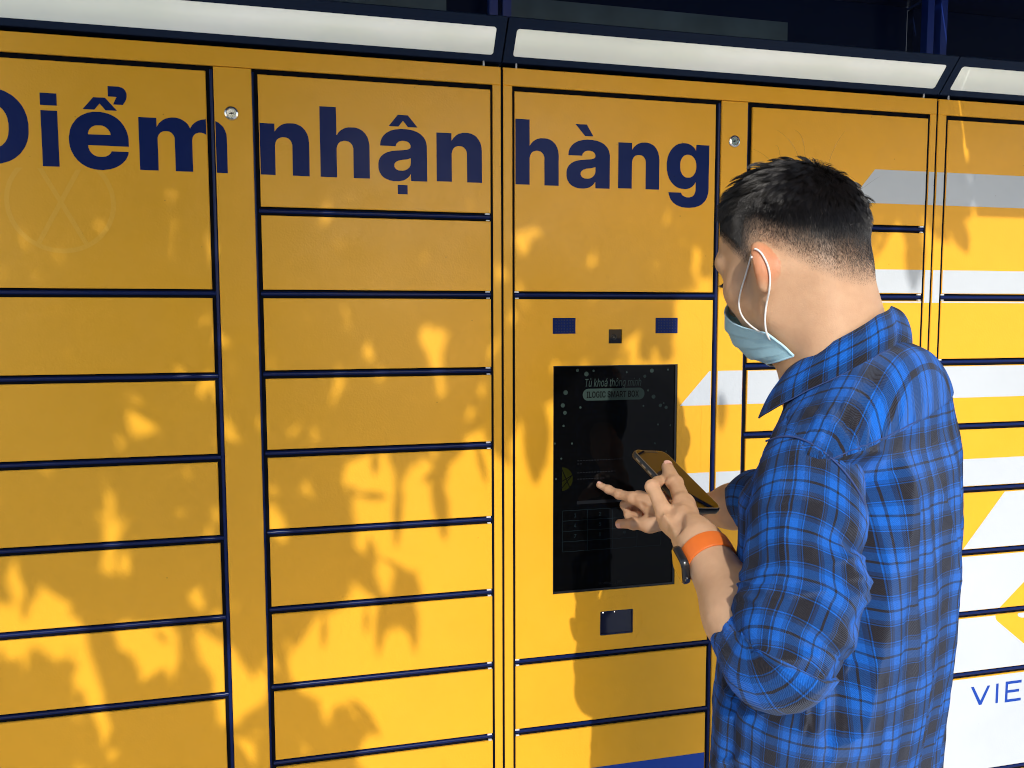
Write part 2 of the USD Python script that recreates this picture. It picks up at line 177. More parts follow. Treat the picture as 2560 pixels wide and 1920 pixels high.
GLYPH = json.loads(r'''{"\u0110":[[[0,423,0,580,125,581,125,1000,543,1000,640,986,726,959,806,915,842,887,886,843,925,791,958,728,986,643,1000,544,997,423,986,357,975,316,945,242,889,159,823,96,767,60,734,44,643,14,543,0,125,0,125,422],[368,582,562,580,562,423,369,422,369,201,519,201,561,206,616,223,664,250,706,295,731,342,745,386,756,464,756,536,745,614,728,664,695,719,667,747,633,769,572,791,516,799,370,799]]],"n":[[[0,977,327,977,330,829,374,886,437,943,492,973,575,996,693,1000,760,989,843,955,894,917,894,910,921,886,965,814,980,773,996,701,996,666,1000,663,1000,0,669,0,669,580,665,604,645,657,605,700,577,716,528,727,475,727,407,704,371,673,343,623,331,565,331,0,0,0]]],"h":[[[0,0,0,1000,331,1000,332,605,338,605,374,643,421,676,492,706,575,723,693,725,744,720,795,709,854,687,921,643,965,591,988,538,1000,481,1000,0,669,0,669,421,665,438,645,477,605,508,577,519,528,527,475,527,407,511,371,488,343,452,331,410,331,0]]],"m":[[[0,977,200,977,202,811,230,883,275,947,312,977,371,1000,418,1000,448,992,473,981,502,958,527,932,550,898,562,871,580,811,601,871,631,920,658,951,688,973,718,989,760,1000,829,996,866,981,911,947,953,886,965,860,985,799,998,727,998,696,1000,693,1000,0,792,0,792,611,785,657,767,700,752,719,732,734,711,742,680,742,644,723,622,692,609,661,602,626,599,603,599,0,401,0,401,611,398,634,388,673,368,711,348,731,320,742,279,739,248,715,221,665,210,623,208,599,208,0,0,0]]],"g":[[[0,678,11,740,22,772,48,824,78,864,122,908,156,932,211,962,270,984,370,1000,448,1000,511,992,574,973,622,949,656,924,686,892,689,984,1000,984,1000,287,989,228,967,173,944,141,911,106,852,65,781,35,678,11,567,0,452,0,344,11,244,35,167,70,122,103,89,138,56,198,48,233,341,233,360,207,386,187,443,168,480,163,538,163,598,174,625,185,655,207,681,248,689,279,689,399,682,400,656,366,607,331,548,306,500,295,452,290,341,293,259,309,207,328,152,358,115,385,74,425,48,461,22,512,4,577],[322,711,315,675,315,617,330,563,364,516,409,485,443,474,477,469,527,469,561,474,595,485,621,499,663,535,678,557,696,606,696,629,700,631,696,687,685,722,662,758,621,793,595,807,561,818,527,824,477,824,431,816,398,802,364,777,337,744]]],"e":[[[0,548,23,670,57,752,122,844,164,885,214,922,321,974,416,996,546,1000,656,981,710,963,771,933,821,900,870,856,927,781,969,696,992,611,1000,555,1000,422,315,422,317,380,336,324,359,290,398,256,437,237,487,226,551,226,605,237,656,264,683,290,706,330,992,330,985,289,969,248,943,200,924,174,894,147,893,141,840,96,763,52,672,19,557,0,458,0,347,19,267,48,183,100,126,152,73,222,31,307,11,374,0,452],[321,642,317,627,320,607,698,610,691,654,663,703,617,744,574,763,535,770,457,767,429,759,387,737,352,703,336,680]]],"a":[[[0,250,0,325,16,396,28,412,28,422,61,466,114,511,179,545,285,575,583,608,637,628,654,643,663,663,663,695,645,730,625,749,596,765,546,776,490,776,449,769,420,757,370,711,358,668,41,668,49,739,77,810,118,866,175,914,260,959,350,985,467,1000,589,1000,707,985,805,955,874,918,939,858,976,799,1000,705,1000,15,667,15,663,149,638,112,593,67,541,34,504,19,406,0,309,0,232,11,138,45,102,67,61,104,20,168],[325,283,338,255,355,236,380,221,413,209,493,205,546,217,588,235,633,273,658,316,667,365,666,446,653,448,614,433,557,422,450,407,384,384,346,357,330,331,325,318]]],"hat":[[[0,0,323,1000,672,1000,1000,26,1000,0,667,0,580,282,538,390,521,464,499,507,339,0]]],"hook":[[[0,429,0,1000,568,1000,753,957,852,900,938,800,1000,629,1000,457,963,314,901,186,778,0,259,0,420,357,443,377,443,423]]],"grave":[[[540,0,0,1000,645,1000,694,839,992,51,1000,0]]],"title":[[[1789,0,1789,146,1809,146,1809,94,1812,95,1812,97,1817,103,1827,109,1835,111,1849,111,1859,108,1867,103,1873,96,1876,90,1878,83,1878,77,1879,76,1879,0,1859,0,1859,73,1855,85,1847,92,1839,94,1826,93,1817,88,1813,83,1809,72,1809,0]],[[1669,110,1688,110,1689,92,1695,99,1695,101,1701,106,1707,109,1715,111,1729,111,1737,109,1743,106,1750,100,1756,90,1758,83,1758,77,1759,76,1759,0,1739,0,1739,73,1735,85,1727,92,1719,94,1706,93,1697,88,1693,83,1689,72,1689,0,1669,0]],[[1616,136,1617,145,1621,149,1625,151,1633,151,1637,149,1641,145,1642,142,1641,133,1633,127,1625,127,1621,129,1617,133]],[[1619,110,1639,110,1639,0,1619,0]],[[1442,110,1461,110,1462,92,1465,98,1472,105,1479,109,1486,111,1498,111,1508,107,1515,100,1518,92,1520,91,1524,98,1529,103,1537,108,1547,111,1561,111,1571,108,1576,105,1584,96,1588,86,1588,81,1589,80,1589,0,1569,0,1569,77,1566,86,1562,90,1552,94,1544,94,1533,90,1530,87,1526,79,1525,75,1525,0,1505,0,1505,79,1503,85,1497,91,1489,94,1481,94,1474,92,1466,85,1463,78,1462,74,1462,0,1442,0]],[[1259,46,1259,65,1260,66,1260,71,1263,82,1272,97,1283,106,1298,111,1317,110,1328,104,1337,92,1338,109,1339,110,1358,110,1358,-8,1357,-9,1357,-14,1353,-24,1345,-33,1339,-37,1329,-41,1319,-42,1318,-43,1300,-43,1299,-42,1290,-41,1278,-36,1266,-25,1264,-20,1276,-14,1277,-12,1280,-12,1286,-20,1298,-26,1315,-27,1326,-24,1335,-16,1338,-7,1338,19,1336,20,1334,18,1332,13,1327,8,1317,3,1297,2,1289,4,1282,7,1277,12,1275,12,1268,20,1262,32,1260,39,1260,45],[1280,47,1280,43,1285,30,1292,23,1304,19,1314,19,1325,23,1332,30,1337,43,1337,48,1338,49,1338,63,1335,75,1332,82,1323,91,1313,94,1304,94,1293,90,1285,82,1280,69,1280,65,1279,64,1279,48]],[[1144,110,1163,110,1164,92,1170,99,1170,101,1176,106,1182,109,1190,111,1204,111,1212,109,1218,106,1225,100,1231,90,1233,83,1233,77,1234,76,1234,0,1214,0,1214,73,1210,85,1202,92,1194,94,1181,93,1172,88,1168,83,1164,72,1164,0,1144,0]],[[1018,45,1018,64,1019,65,1020,74,1024,85,1026,86,1029,93,1038,102,1055,110,1077,111,1088,108,1096,104,1108,93,1117,74,1118,63,1119,62,1119,47,1118,46,1118,40,1115,29,1110,19,1100,8,1085,0,1077,-1,1076,-2,1061,-2,1049,1,1038,7,1029,16,1026,23,1024,24,1020,35,1019,44],[1038,46,1041,34,1045,26,1052,19,1064,15,1073,15,1083,18,1093,28,1097,38,1098,47,1099,48,1098,67,1093,81,1086,89,1081,92,1073,94,1063,94,1052,90,1045,83,1039,68]],[[1036,126,1036,128,1041,132,1041,134,1060,154,1077,154,1100,128,1100,126,1083,126,1080,128,1080,130,1068,142,1059,133,1055,126]],[[903,146,923,146,923,94,926,95,929,101,935,106,941,109,949,111,963,111,973,108,981,103,987,96,991,87,992,77,993,76,993,0,973,0,973,73,969,85,961,92,953,94,940,93,931,88,927,83,923,72,923,0,903,0]],[[824,94,824,110,840,110,840,136,860,136,860,110,882,110,882,94,860,93,860,25,862,19,865,17,869,16,881,17,884,6,884,1,883,0,879,0,878,-1,859,0,849,5,843,12,840,21,840,93]],[[663,25,663,38,665,45,668,50,675,56,690,62,727,67,733,72,733,79,729,89,725,92,716,95,706,95,698,93,693,90,687,84,686,80,681,80,677,82,667,84,666,86,669,92,679,103,690,109,697,111,719,112,731,109,744,101,750,92,753,80,753,0,734,0,733,1,732,14,727,7,718,1,707,-2,688,-1,678,3,669,11,665,18],[683,27,684,23,687,19,699,14,714,15,723,19,730,27,733,36,733,53,730,53,714,49,701,48,688,43,683,35]],[[702,124,706,135,715,153,736,153,717,124]],[[544,45,544,64,545,65,546,74,550,85,552,86,555,93,564,102,581,110,603,111,614,108,622,104,634,93,643,74,644,63,645,62,645,47,644,46,644,40,641,29,636,19,626,8,611,0,603,-1,602,-2,587,-2,575,1,564,7,555,16,552,23,550,24,546,35,545,44],[565,45,565,41,571,26,578,19,590,15,599,15,609,18,619,28,623,38,624,47,625,48,624,67,619,81,612,89,607,92,599,94,589,94,578,90,571,83,565,68,565,63,564,62,564,46]],[[429,146,449,146,449,94,452,95,455,101,461,106,467,109,475,111,489,111,499,108,507,103,513,96,517,87,518,77,519,76,519,0,499,0,499,73,495,85,487,92,479,94,466,93,457,88,453,83,449,72,449,0,429,0]],[[318,146,338,146,338,62,353,75,353,77,367,90,367,92,382,106,384,110,408,110,402,104,402,102,387,88,387,86,372,72,372,70,364,62,374,50,380,40,384,37,387,31,391,28,397,18,401,15,404,9,408,6,408,4,411,2,411,0,387,0,365,28,365,30,361,33,355,43,349,49,338,39,338,0,318,0]],[[144,110,164,110,164,36,165,32,168,25,174,19,183,16,192,16,197,17,207,23,212,31,214,39,214,110,234,110,234,0,215,0,214,18,203,5,198,2,188,-1,174,-1,166,1,157,6,152,11,147,20,144,32]],[[172,141,172,153,192,153,196,152,202,148,204,143,203,136,195,124,181,124,189,138,188,141]],[[9,128,9,146,120,146,120,128,75,127,75,0,74,-1,55,-1,55,128]]],"pill":[[[1802,0,1816,21,1819,23,1823,31,1826,33,1830,41,1833,43,1837,51,1840,53,1844,61,1847,63,1851,71,1854,74,1854,76,1808,143,1807,146,1841,146,1871,99,1901,146,1935,146,1888,77,1888,75,1895,66,1939,0,1904,0,1874,45,1873,49,1871,50,1869,50,1845,12,1842,10,1836,0]],[[1658,63,1659,91,1660,92,1661,100,1667,115,1669,116,1672,123,1677,127,1677,129,1686,137,1707,147,1717,148,1718,149,1735,149,1736,148,1741,148,1752,145,1764,139,1770,133,1772,133,1781,123,1788,111,1792,100,1793,92,1794,91,1794,85,1795,84,1795,63,1794,62,1793,51,1789,38,1781,24,1772,14,1770,14,1767,10,1760,7,1759,5,1756,5,1746,0,1736,-1,1735,-2,1711,-1,1694,5,1693,7,1686,10,1677,18,1677,20,1672,24,1669,31,1667,32,1661,47,1660,55,1659,56,1659,62],[1689,64,1689,59,1692,48,1697,39,1705,31,1709,30,1710,28,1721,25,1732,25,1745,29,1758,42,1764,59,1765,82,1764,83,1763,92,1758,105,1748,116,1736,121,1721,122,1710,119,1709,117,1705,116,1697,108,1692,99,1688,82,1688,65]],[[1534,146,1602,146,1621,141,1629,136,1634,131,1638,125,1641,115,1640,98,1638,96,1638,93,1632,85,1630,85,1625,80,1617,78,1617,77,1628,74,1637,68,1642,62,1646,53,1646,49,1647,48,1646,30,1642,20,1633,10,1622,4,1612,1,1606,1,1605,0,1534,0],[1563,24,1592,23,1593,24,1600,24,1608,27,1612,30,1616,39,1616,47,1614,53,1607,60,1597,63,1563,63],[1591,122,1590,123,1563,123,1563,86,1594,86,1602,88,1608,93,1611,101,1611,108,1609,114,1601,121]],[[1347,120,1347,146,1465,146,1465,120,1421,119,1421,-1,1391,-1,1391,120]],[[1224,146,1291,146,1292,145,1297,145,1305,143,1315,138,1327,127,1332,118,1335,106,1334,85,1332,79,1326,69,1319,62,1311,58,1310,55,1314,46,1316,45,1338,0,1306,0,1280,51,1254,51,1254,0,1224,0],[1286,76,1290,76,1297,79,1303,85,1305,89,1306,102,1303,111,1297,117,1290,120,1286,120,1285,121,1254,121,1254,75,1285,75]],[[1072,0,1073,6,1075,8,1080,26,1082,29,1088,49,1090,52,1096,72,1098,75,1122,146,1123,147,1161,147,1166,131,1168,129,1173,111,1175,109,1181,88,1183,86,1189,66,1191,63,1196,46,1198,43,1204,23,1206,20,1212,0,1179,0,1171,23,1170,29,1168,32,1115,32,1104,0],[1130,77,1123,58,1124,56,1161,57,1156,70,1156,73,1153,80,1153,83,1150,90,1150,93,1147,100,1147,103,1142,117,1141,117,1139,110,1137,100,1134,93,1134,90,1130,80]],[[903,146,947,146,955,121,957,119,961,104,963,102,966,90,968,88,973,73,973,70,977,60,979,50,982,44,983,45,985,55,988,62,990,72,997,93,999,95,1004,113,1006,115,1016,146,1060,146,1060,0,1031,0,1030,106,1029,105,1029,102,1026,95,1026,92,1015,58,1013,56,1009,41,1007,39,1004,27,1002,25,994,0,969,0,956,39,954,41,951,53,949,55,946,67,944,69,943,75,934,101,934,104,932,105,932,0,903,0]],[[768,40,768,48,797,48,798,40,802,32,810,26,821,23,833,23,845,26,853,33,855,39,855,44,853,50,847,55,833,60,816,63,798,68,788,73,777,83,776,87,774,88,771,98,771,111,776,126,787,138,794,141,795,143,810,148,836,149,837,148,850,146,859,142,865,138,873,130,880,115,881,102,853,102,853,105,849,115,845,119,837,123,832,123,831,124,821,124,813,122,804,116,801,109,801,103,803,98,809,93,821,89,842,85,861,79,874,71,880,64,883,58,885,50,884,31,877,17,869,9,856,2,845,-1,817,-2,816,-1,805,0,790,6,778,16,771,28]],[[568,63,569,91,574,109,578,117,591,133,593,133,599,139,611,145,622,148,627,148,628,149,645,149,665,144,676,138,688,127,694,118,698,109,701,95,670,95,670,98,666,108,660,115,647,121,632,122,620,119,619,117,615,116,607,108,602,98,598,82,598,65,599,64,600,55,607,39,615,31,620,28,632,25,647,26,654,28,663,35,669,45,671,52,701,52,697,35,688,20,676,9,660,1,647,-1,646,-2,628,-2,627,-1,622,-1,611,2,596,10,586,19,586,21,582,24,579,31,577,32,571,47,570,55,569,56,569,62]],[[490,25,508,26,508,120,490,121,490,146,556,146,556,121,538,120,538,26,556,25,556,0,490,0]],[[344,63,345,91,350,109,354,117,367,133,369,133,372,137,379,140,380,142,387,145,397,148,403,148,404,149,421,149,441,144,456,135,467,123,473,112,476,98,446,98,441,110,432,118,419,122,403,121,391,116,383,108,376,92,375,83,374,82,374,65,378,48,383,39,390,32,399,27,408,25,419,25,435,30,444,39,448,51,447,55,416,55,416,78,477,78,477,51,476,50,475,41,469,27,465,21,455,11,439,2,428,-1,423,-1,422,-2,404,-2,384,3,375,8,362,19,362,21,358,24,355,31,353,32,347,47,346,55,345,56,345,62]],[[195,63,196,91,197,92,198,100,204,115,206,116,209,123,218,133,220,133,226,139,244,147,254,148,255,149,272,149,273,148,278,148,289,145,301,139,307,133,309,133,318,123,325,111,329,100,330,92,331,91,331,85,332,84,332,63,331,62,330,51,326,38,318,24,309,14,307,14,304,10,297,7,296,5,293,5,283,0,273,-1,272,-2,248,-1,231,5,230,7,223,10,214,18,214,20,209,24,206,31,204,32,198,47,197,55,196,56,196,62],[226,64,226,59,229,48,234,39,242,31,246,30,247,28,258,25,269,25,282,29,295,42,301,59,302,82,301,83,300,92,295,105,285,116,273,121,258,122,247,119,246,117,242,116,234,108,229,99,225,82,225,65]],[[89,146,119,146,119,26,185,26,185,0,89,0]],[[6,25,24,26,24,120,6,121,6,146,72,146,72,121,54,120,54,26,72,25,72,0,6,0]]],"hot":[[[719,34,719,53,720,54,721,64,725,74,733,83,738,86,745,88,756,88,767,84,774,77,778,70,781,60,782,33,781,32,780,23,775,11,767,3,756,-1,745,-1,734,3,727,10,723,17,720,27,720,33],[732,36,733,35,733,29,735,21,737,17,742,12,747,10,754,10,759,12,764,17,767,25,768,34,769,35,769,52,768,53,768,58,766,66,764,70,759,75,754,77,747,77,742,75,737,70,733,58]],[[641,34,641,53,642,54,643,64,647,74,655,83,660,86,667,88,678,88,689,84,696,77,700,70,703,60,704,33,703,32,702,23,697,11,689,3,678,-1,667,-1,656,3,649,10,645,17,642,27,642,33],[655,35,655,29,657,21,659,17,664,12,669,10,676,10,681,12,686,17,689,25,690,34,691,35,691,52,690,53,690,58,688,66,686,70,681,75,676,77,669,77,664,75,659,70,656,62,655,52,654,51,654,36]],[[566,54,566,65,569,74,577,83,585,87,600,88,610,85,619,77,622,72,624,65,624,53,622,46,614,31,592,0,579,0,579,2,599,30,600,34,587,33,578,36,571,42,568,47],[579,57,582,49,586,45,592,43,598,43,604,45,609,50,611,56,611,64,609,70,604,75,599,77,591,77,586,75,581,70,579,63]],[[490,10,491,11,514,12,514,73,511,74,509,71,507,71,505,68,493,60,492,60,492,73,511,87,527,87,527,12,546,11,547,10,547,0,490,0]],[[422,51,422,56,424,60,428,62,433,62,437,60,439,56,438,49,433,45,428,45,424,47]],[[422,5,422,10,424,14,428,16,433,16,437,14,439,10,438,3,433,-1,428,-1,424,1]],[[348,26,348,39,351,50,356,58,366,65,374,67,383,67,391,65,400,59,406,49,408,41,408,29,361,28,362,22,364,17,369,12,375,10,388,11,393,15,394,19,407,16,404,9,399,4,393,1,386,-1,373,-1,362,3,353,12,350,18],[361,40,394,39,395,40,393,48,389,53,382,56,375,56,369,54,364,49]],[[278,65,291,65,292,56,300,64,307,66,319,65,325,62,329,58,333,47,333,0,320,0,320,43,317,51,309,55,303,55,296,52,294,50,291,42,291,0,278,0]],[[246,80,247,87,251,90,257,90,262,85,261,78,257,75,251,75]],[[248,65,261,65,261,0,248,0]],[[213,11,213,88,226,88,226,15,228,11,235,11,236,10,237,1,235,0,221,1,215,6]],[[164,55,164,65,174,65,174,81,187,81,187,65,200,65,200,54,187,53,187,15,190,10,200,10,202,0,187,-1,180,2,177,5,174,12,174,53,165,54]],[[96,26,96,39,98,47,101,53,107,60,116,65,133,66,143,62,150,56,156,44,157,26,154,15,146,5,137,0,120,-1,110,3,101,12,98,18],[109,28,113,16,117,12,123,10,130,10,136,12,140,16,144,27,144,37,140,49,136,53,130,55,123,55,117,53,113,49,111,44,109,37]],[[10,87,23,87,23,50,66,50,67,87,80,87,80,0,67,0,66,39,23,39,23,0,10,0]]],"VIE":[[[302,175,414,175,414,150,331,150,331,101,408,101,408,76,331,76,331,26,332,25,415,25,415,0,302,0]],[[183,0,183,25,213,25,214,26,214,149,183,150,183,175,274,175,274,150,244,150,243,149,243,26,274,25,274,0]],[[6,173,6,175,38,175,39,174,39,172,40,171,45,153,47,151,57,118,59,116,69,84,71,81,71,78,75,68,75,65,78,58,78,55,80,51,81,44,82,44,82,41,84,37,85,30,86,29,86,26,87,26,90,33,92,44,93,44,94,51,96,55,96,58,98,62,98,65,102,75,102,78,103,78,110,102,111,103,123,141,124,142,134,174,135,175,167,175,162,159,160,156,156,142,154,139,149,122,147,119,143,105,141,102,137,88,135,85,131,71,129,68,125,54,123,51,118,34,116,31,112,17,110,14,106,0,68,0,68,2,66,5,58,31,56,33,53,45,51,47,48,59,46,61,43,73,41,75,38,87,36,89,34,98,32,100,29,112,27,114,24,126,22,128,19,140,17,142,14,154,12,156,9,168]]],"d1":[[[0,103,432,117,432,853,361,860,81,707,54,707,54,845,378,1000,622,1000,622,115,1000,103,1000,0,0,0]]],"d2":[[[0,0,0,103,617,505,784,686,783,765,726,839,579,896,332,876,219,803,189,707,0,707,27,828,135,931,270,983,352,1000,730,983,946,845,973,655,811,466,298,115,1000,103,1000,0]]],"d3":[[[50,138,0,259,200,259,203,213,309,140,441,104,557,104,718,141,825,254,798,388,691,463,507,500,325,500,325,603,595,798,673,890,75,897,75,1000,950,1000,950,914,900,862,550,607,587,570,725,569,825,534,950,448,1000,362,1000,224,950,138,725,17,375,0,175,52]]],"d4":[[[0,207,0,293,93,431,300,662,535,1000,721,1000,209,323,643,313,651,638,814,638,815,319,1000,310,1000,207,815,198,814,0,651,0,638,206]]],"d5":[[[0,172,0,259,189,259,253,157,421,104,523,104,669,142,811,271,810,385,754,458,556,550,369,551,216,500,0,517,108,1000,919,1000,919,897,278,893,216,659,237,620,378,655,649,655,784,621,919,534,1000,414,1000,242,892,103,703,17,351,0,189,34]]],"d6":[[[0,237,0,407,162,627,595,1000,784,1000,784,966,406,639,649,627,892,542,1000,407,1000,237,946,153,811,51,703,17,378,0,189,51,108,102],[190,362,220,209,363,120,454,102,637,120,779,208,810,265,810,362,754,450,575,525,423,525,309,490]]],"d7":[[[0,1000,1000,1000,1000,877,316,0,105,0,105,18,316,298,366,323,764,883,0,895]]],"d8":[[[0,203,25,390,225,521,50,678,50,814,100,881,225,966,350,1000,650,1000,775,966,950,814,950,678,900,610,774,528,950,424,1000,339,1000,203,950,136,725,17,375,0,175,51],[175,308,202,194,286,137,559,102,714,137,795,191,825,311,797,367,691,438,559,474,441,474,309,438,203,367],[225,766,311,612,416,577,584,577,722,633,774,705,775,769,689,863,584,898,416,898,252,823]]],"d9":[[[0,610,0,763,81,881,216,966,351,1000,730,983,919,881,973,814,1000,762,973,542,865,407,405,0,216,0,216,34,620,398,351,390,162,441,81,492],[189,734,219,600,307,528,423,492,577,492,753,565,810,655,810,735,693,862,577,898,423,898,246,823]]]}''')


def glyph(name, x0=0, x1=1, z0=0, z1=1, s=1000):
    g = union_all([Polygon(np.array(r[0]).reshape(-1, 2) / s, [np.array(h).reshape(-1, 2) / s for h in r[1:]]).buffer(0) for r in GLYPH[name]])
    return affinity.affine_transform(g, [x1 - x0, 0, 0, z1 - z0, x0, z0])


def line_of_text(name, x, z, height, shear=0.0):
    g = glyph(name, s=1)
    a, b, c, d = g.bounds
    k = height / (d - max(b, 0) if name != "title" else 146)
    return affinity.affine_transform(g, [k, k * shear, 0, k, x - a * k, z])


# ------------------------------------------------------------------ materials
def paint(name, col, rough=0.35, coat=0.0, bump=0.0, scale=900.0, spec=0.5, metallic=0.0, var=0.04, coat_rough=0.08, vscale=3.0):
    n = {"c": ("texture_coordinate", {}), "n": ("noise_texture", {"scale": vscale, "detail": 4.0}),
         "r": ("rgb_ramp", {"ramp": [(0.3, [x * (1 - var) for x in col]), (0.7, [min(1, x * (1 + var)) for x in col])]}),
         "p": ("principled_bsdf", {"roughness": rough, "coat_weight": coat, "coat_roughness": coat_rough, "specular_ior_level": spec, "metallic": metallic})}
    l = [("c.object", "n.vector"), ("n.fac", "r.fac"), ("r.color", "p.base_color")]
    if bump:
        n["bn"] = ("noise_texture", {"scale": scale, "detail": 1.0})
        n["b"] = ("bump", {"strength": 1.0, "distance": bump})
        l += [("c.object", "bn.vector"), ("bn.fac", "b.height"), ("b.normal", "p.normal")]
        if coat:
            l += [("b.normal", "p.coat_normal")]
    return usdkit.material(stage, L(name), n, l, surface="p.BSDF")


def vinyl(name, col, spec=0.28):
    """printed film on sheet steel: faint orange peel, dust, small grey specks"""
    n = {"c": ("texture_coordinate", {}), "n": ("noise_texture", {"scale": 2.2, "detail": 5.0, "roughness": 0.6}),
         "r": ("rgb_ramp", {"ramp": [(0.25, [x * 0.92 for x in col]), (0.5, col), (0.75, [min(1, x * 1.05) for x in col])]}),
         "v": ("voronoi_texture", {"scale": 16.0, "randomness": 1.0}),
         "vr": ("rgb_ramp", {"ramp": [(0.0, (1, 1, 1)), (0.018, (1, 1, 1)), (0.026, (0, 0, 0)), (1.0, (0, 0, 0))]}),
         "sp": ("mix", {"mix_type": "multiply", "color2": (0.45, 0.38, 0.35)}),
         "f": ("math", {"math_type": "multiply", "value2": 0.5}),
         "bn": ("noise_texture", {"scale": 240.0, "detail": 2.0}), "bw": ("noise_texture", {"scale": 5.0, "detail": 1.0}),
         "b1": ("bump", {"strength": 1.0, "distance": 0.00022}), "b2": ("bump", {"strength": 1.0, "distance": 0.0017}),
         "rn": ("noise_texture", {"scale": 14.0, "detail": 4.0}), "rr": ("map_range", {"from_min": 0.3, "from_max": 0.7, "to_min": 0.26, "to_max": 0.38}),
         "p": ("principled_bsdf", {"specular_ior_level": spec})}
    l = [("c.object", "n.vector"), ("n.fac", "r.fac"), ("c.object", "v.vector"), ("v.distance", "vr.fac"), ("vr.color", "f.value1"), ("f.value", "sp.fac"), ("r.color", "sp.color1"), ("sp.color", "p.base_color"),
         ("c.object", "bn.vector"), ("c.object", "bw.vector"), ("bn.fac", "b1.height"), ("bw.fac", "b2.height"), ("b2.normal", "b1.normal"), ("b1.normal", "p.normal"),
         ("c.object", "rn.vector"), ("rn.fac", "rr.value"), ("rr.result", "p.roughness")]
    return usdkit.material(stage, L(name), n, l, surface="p.BSDF")


YELLOW = (0.86, 0.42, 0.026)
vinyl("yellow_film", YELLOW)
vinyl("navy_film", (0.002, 0.014, 0.105), 0.11)
vinyl("white_film", (0.53, 0.57, 0.615))
vinyl("royal_film", (0.010, 0.055, 0.36))
paint("navy_paint", (0.008, 0.016, 0.060), 0.28, bump=0.00006, scale=500)
paint("rail_paint", (0.003, 0.012, 0.075), 0.24, spec=0.22)
paint("post_blue", (0.008, 0.03, 0.22), 0.35)
paint("dark_recess", (0.003, 0.004, 0.008), 0.7, spec=0.06)
paint("housing", (0.006, 0.016, 0.045), 0.45, spec=0.2, bump=0.0002, scale=420)
paint("panel_navy", (0.005, 0.011, 0.042), 0.15, spec=0.2, bump=0.0005, scale=3, var=0.2)
paint("reflection_grey", (0.06, 0.105, 0.16), 0.25, bump=0.0006, scale=30, var=0.25, vscale=9)  # pale tone of the reflection painted over the canopy back panel
paint("chrome", (0.72, 0.72, 0.70), 0.12, metallic=1.0)
vinyl("ghost_film", (0.87, 0.455, 0.045))
paint("white_plastic", (0.62, 0.64, 0.68), 0.4)
paint("black_plastic", (0.008, 0.009, 0.011), 0.3)
paint("ink_black", (0.0015, 0.0015, 0.0018), 0.3, spec=0.08)
paint("black_glass", (0.0016, 0.0017, 0.0020), 0.03, spec=0.15, bump=0.0, var=0.1)
paint("lens_glass", (0.003, 0.004, 0.008), 0.02, spec=0.2)
paint("reader_window", (0.010, 0.013, 0.035), 0.06)
paint("screen_dim", (0.012, 0.019, 0.019), 0.08, spec=0.12)
paint("screen_line", (0.010, 0.018, 0.022), 0.08, spec=0.12)
paint("screen_pill", (0.028, 0.044, 0.039), 0.08, spec=0.12)
paint("screen_dot", (0.026, 0.040, 0.036), 0.08, spec=0.12)
paint("screen_bar", (0.010, 0.011, 0.013), 0.08, spec=0.12)
paint("screen_yellow", (0.011, 0.012, 0.002), 0.08, spec=0.12)
usdkit.material(stage, L("led"), {"e": ("emission", {"color": (1.0, 0.97, 0.85), "strength": 3.0})}, surface="e.emission")
usdkit.material(stage, L("lamp_diffuser"), {        # a tube glows behind the diffuser: brightest along its line
    "c": ("texture_coordinate", {}), "m": ("mapping", {"scale": (2.4, 6.0, 9.0)}), "n": ("noise_texture", {"scale": 1.0, "detail": 3.0, "roughness": 0.5}),
    "sz": ("separate_xyz", {}), "mr": ("map_range", {"from_min": -0.022, "from_max": 0.030, "to_min": 0.0, "to_max": 1.0, "clamp": True}),
    "g": ("rgb_ramp", {"ramp": [(0.0, (0.42, 0.46, 0.47)), (0.25, (0.60, 0.63, 0.60)), (0.62, (1.25, 1.28, 1.15)), (0.85, (1.12, 1.14, 1.05)), (1.0, (0.75, 0.77, 0.74))]}),
    "r": ("rgb_ramp", {"ramp": [(0.30, (0.62, 0.66, 0.62)), (0.5, (0.90, 0.94, 0.86)), (0.70, (1.25, 1.22, 1.32))]}), "x": ("mix", {"mix_type": "multiply", "fac": 1.0}),
    "p": ("principled_bsdf", {"base_color": (0.84, 0.87, 0.82), "roughness": 0.3, "emission_strength": LAMP})},
    [("c.object", "m.vector"), ("m.vector", "n.vector"), ("n.fac", "r.fac"), ("c.object", "sz.vector"), ("sz.z", "mr.value"), ("mr.result", "g.fac"), ("g.color", "x.color1"), ("r.color", "x.color2"), ("x.color", "p.emission_color")], surface="p.BSDF")
usdkit.material(stage, L("concrete"), {
    "c": ("geometry", {}), "n": ("noise_texture", {"scale": 1.2, "detail": 8.0, "roughness": 0.65}), "n2": ("noise_texture", {"scale": 90.0, "detail": 3.0}),
    "r": ("rgb_ramp", {"ramp": [(0.3, (0.22, 0.235, 0.255)), (0.7, (0.30, 0.32, 0.345))]}),
    "b": ("bump", {"strength": 0.6, "distance": 0.004}), "p": ("principled_bsdf", {"roughness": 0.85})},
    [("c.position", "n.vector"), ("c.position", "n2.vector"), ("n.fac", "r.fac"), ("r.color", "p.base_color"), ("n2.fac", "b.height"), ("b.normal", "p.normal")], surface="p.BSDF")
paint("bark", (0.10, 0.075, 0.055), 0.9, bump=0.01, scale=30, var=0.3, vscale=12)
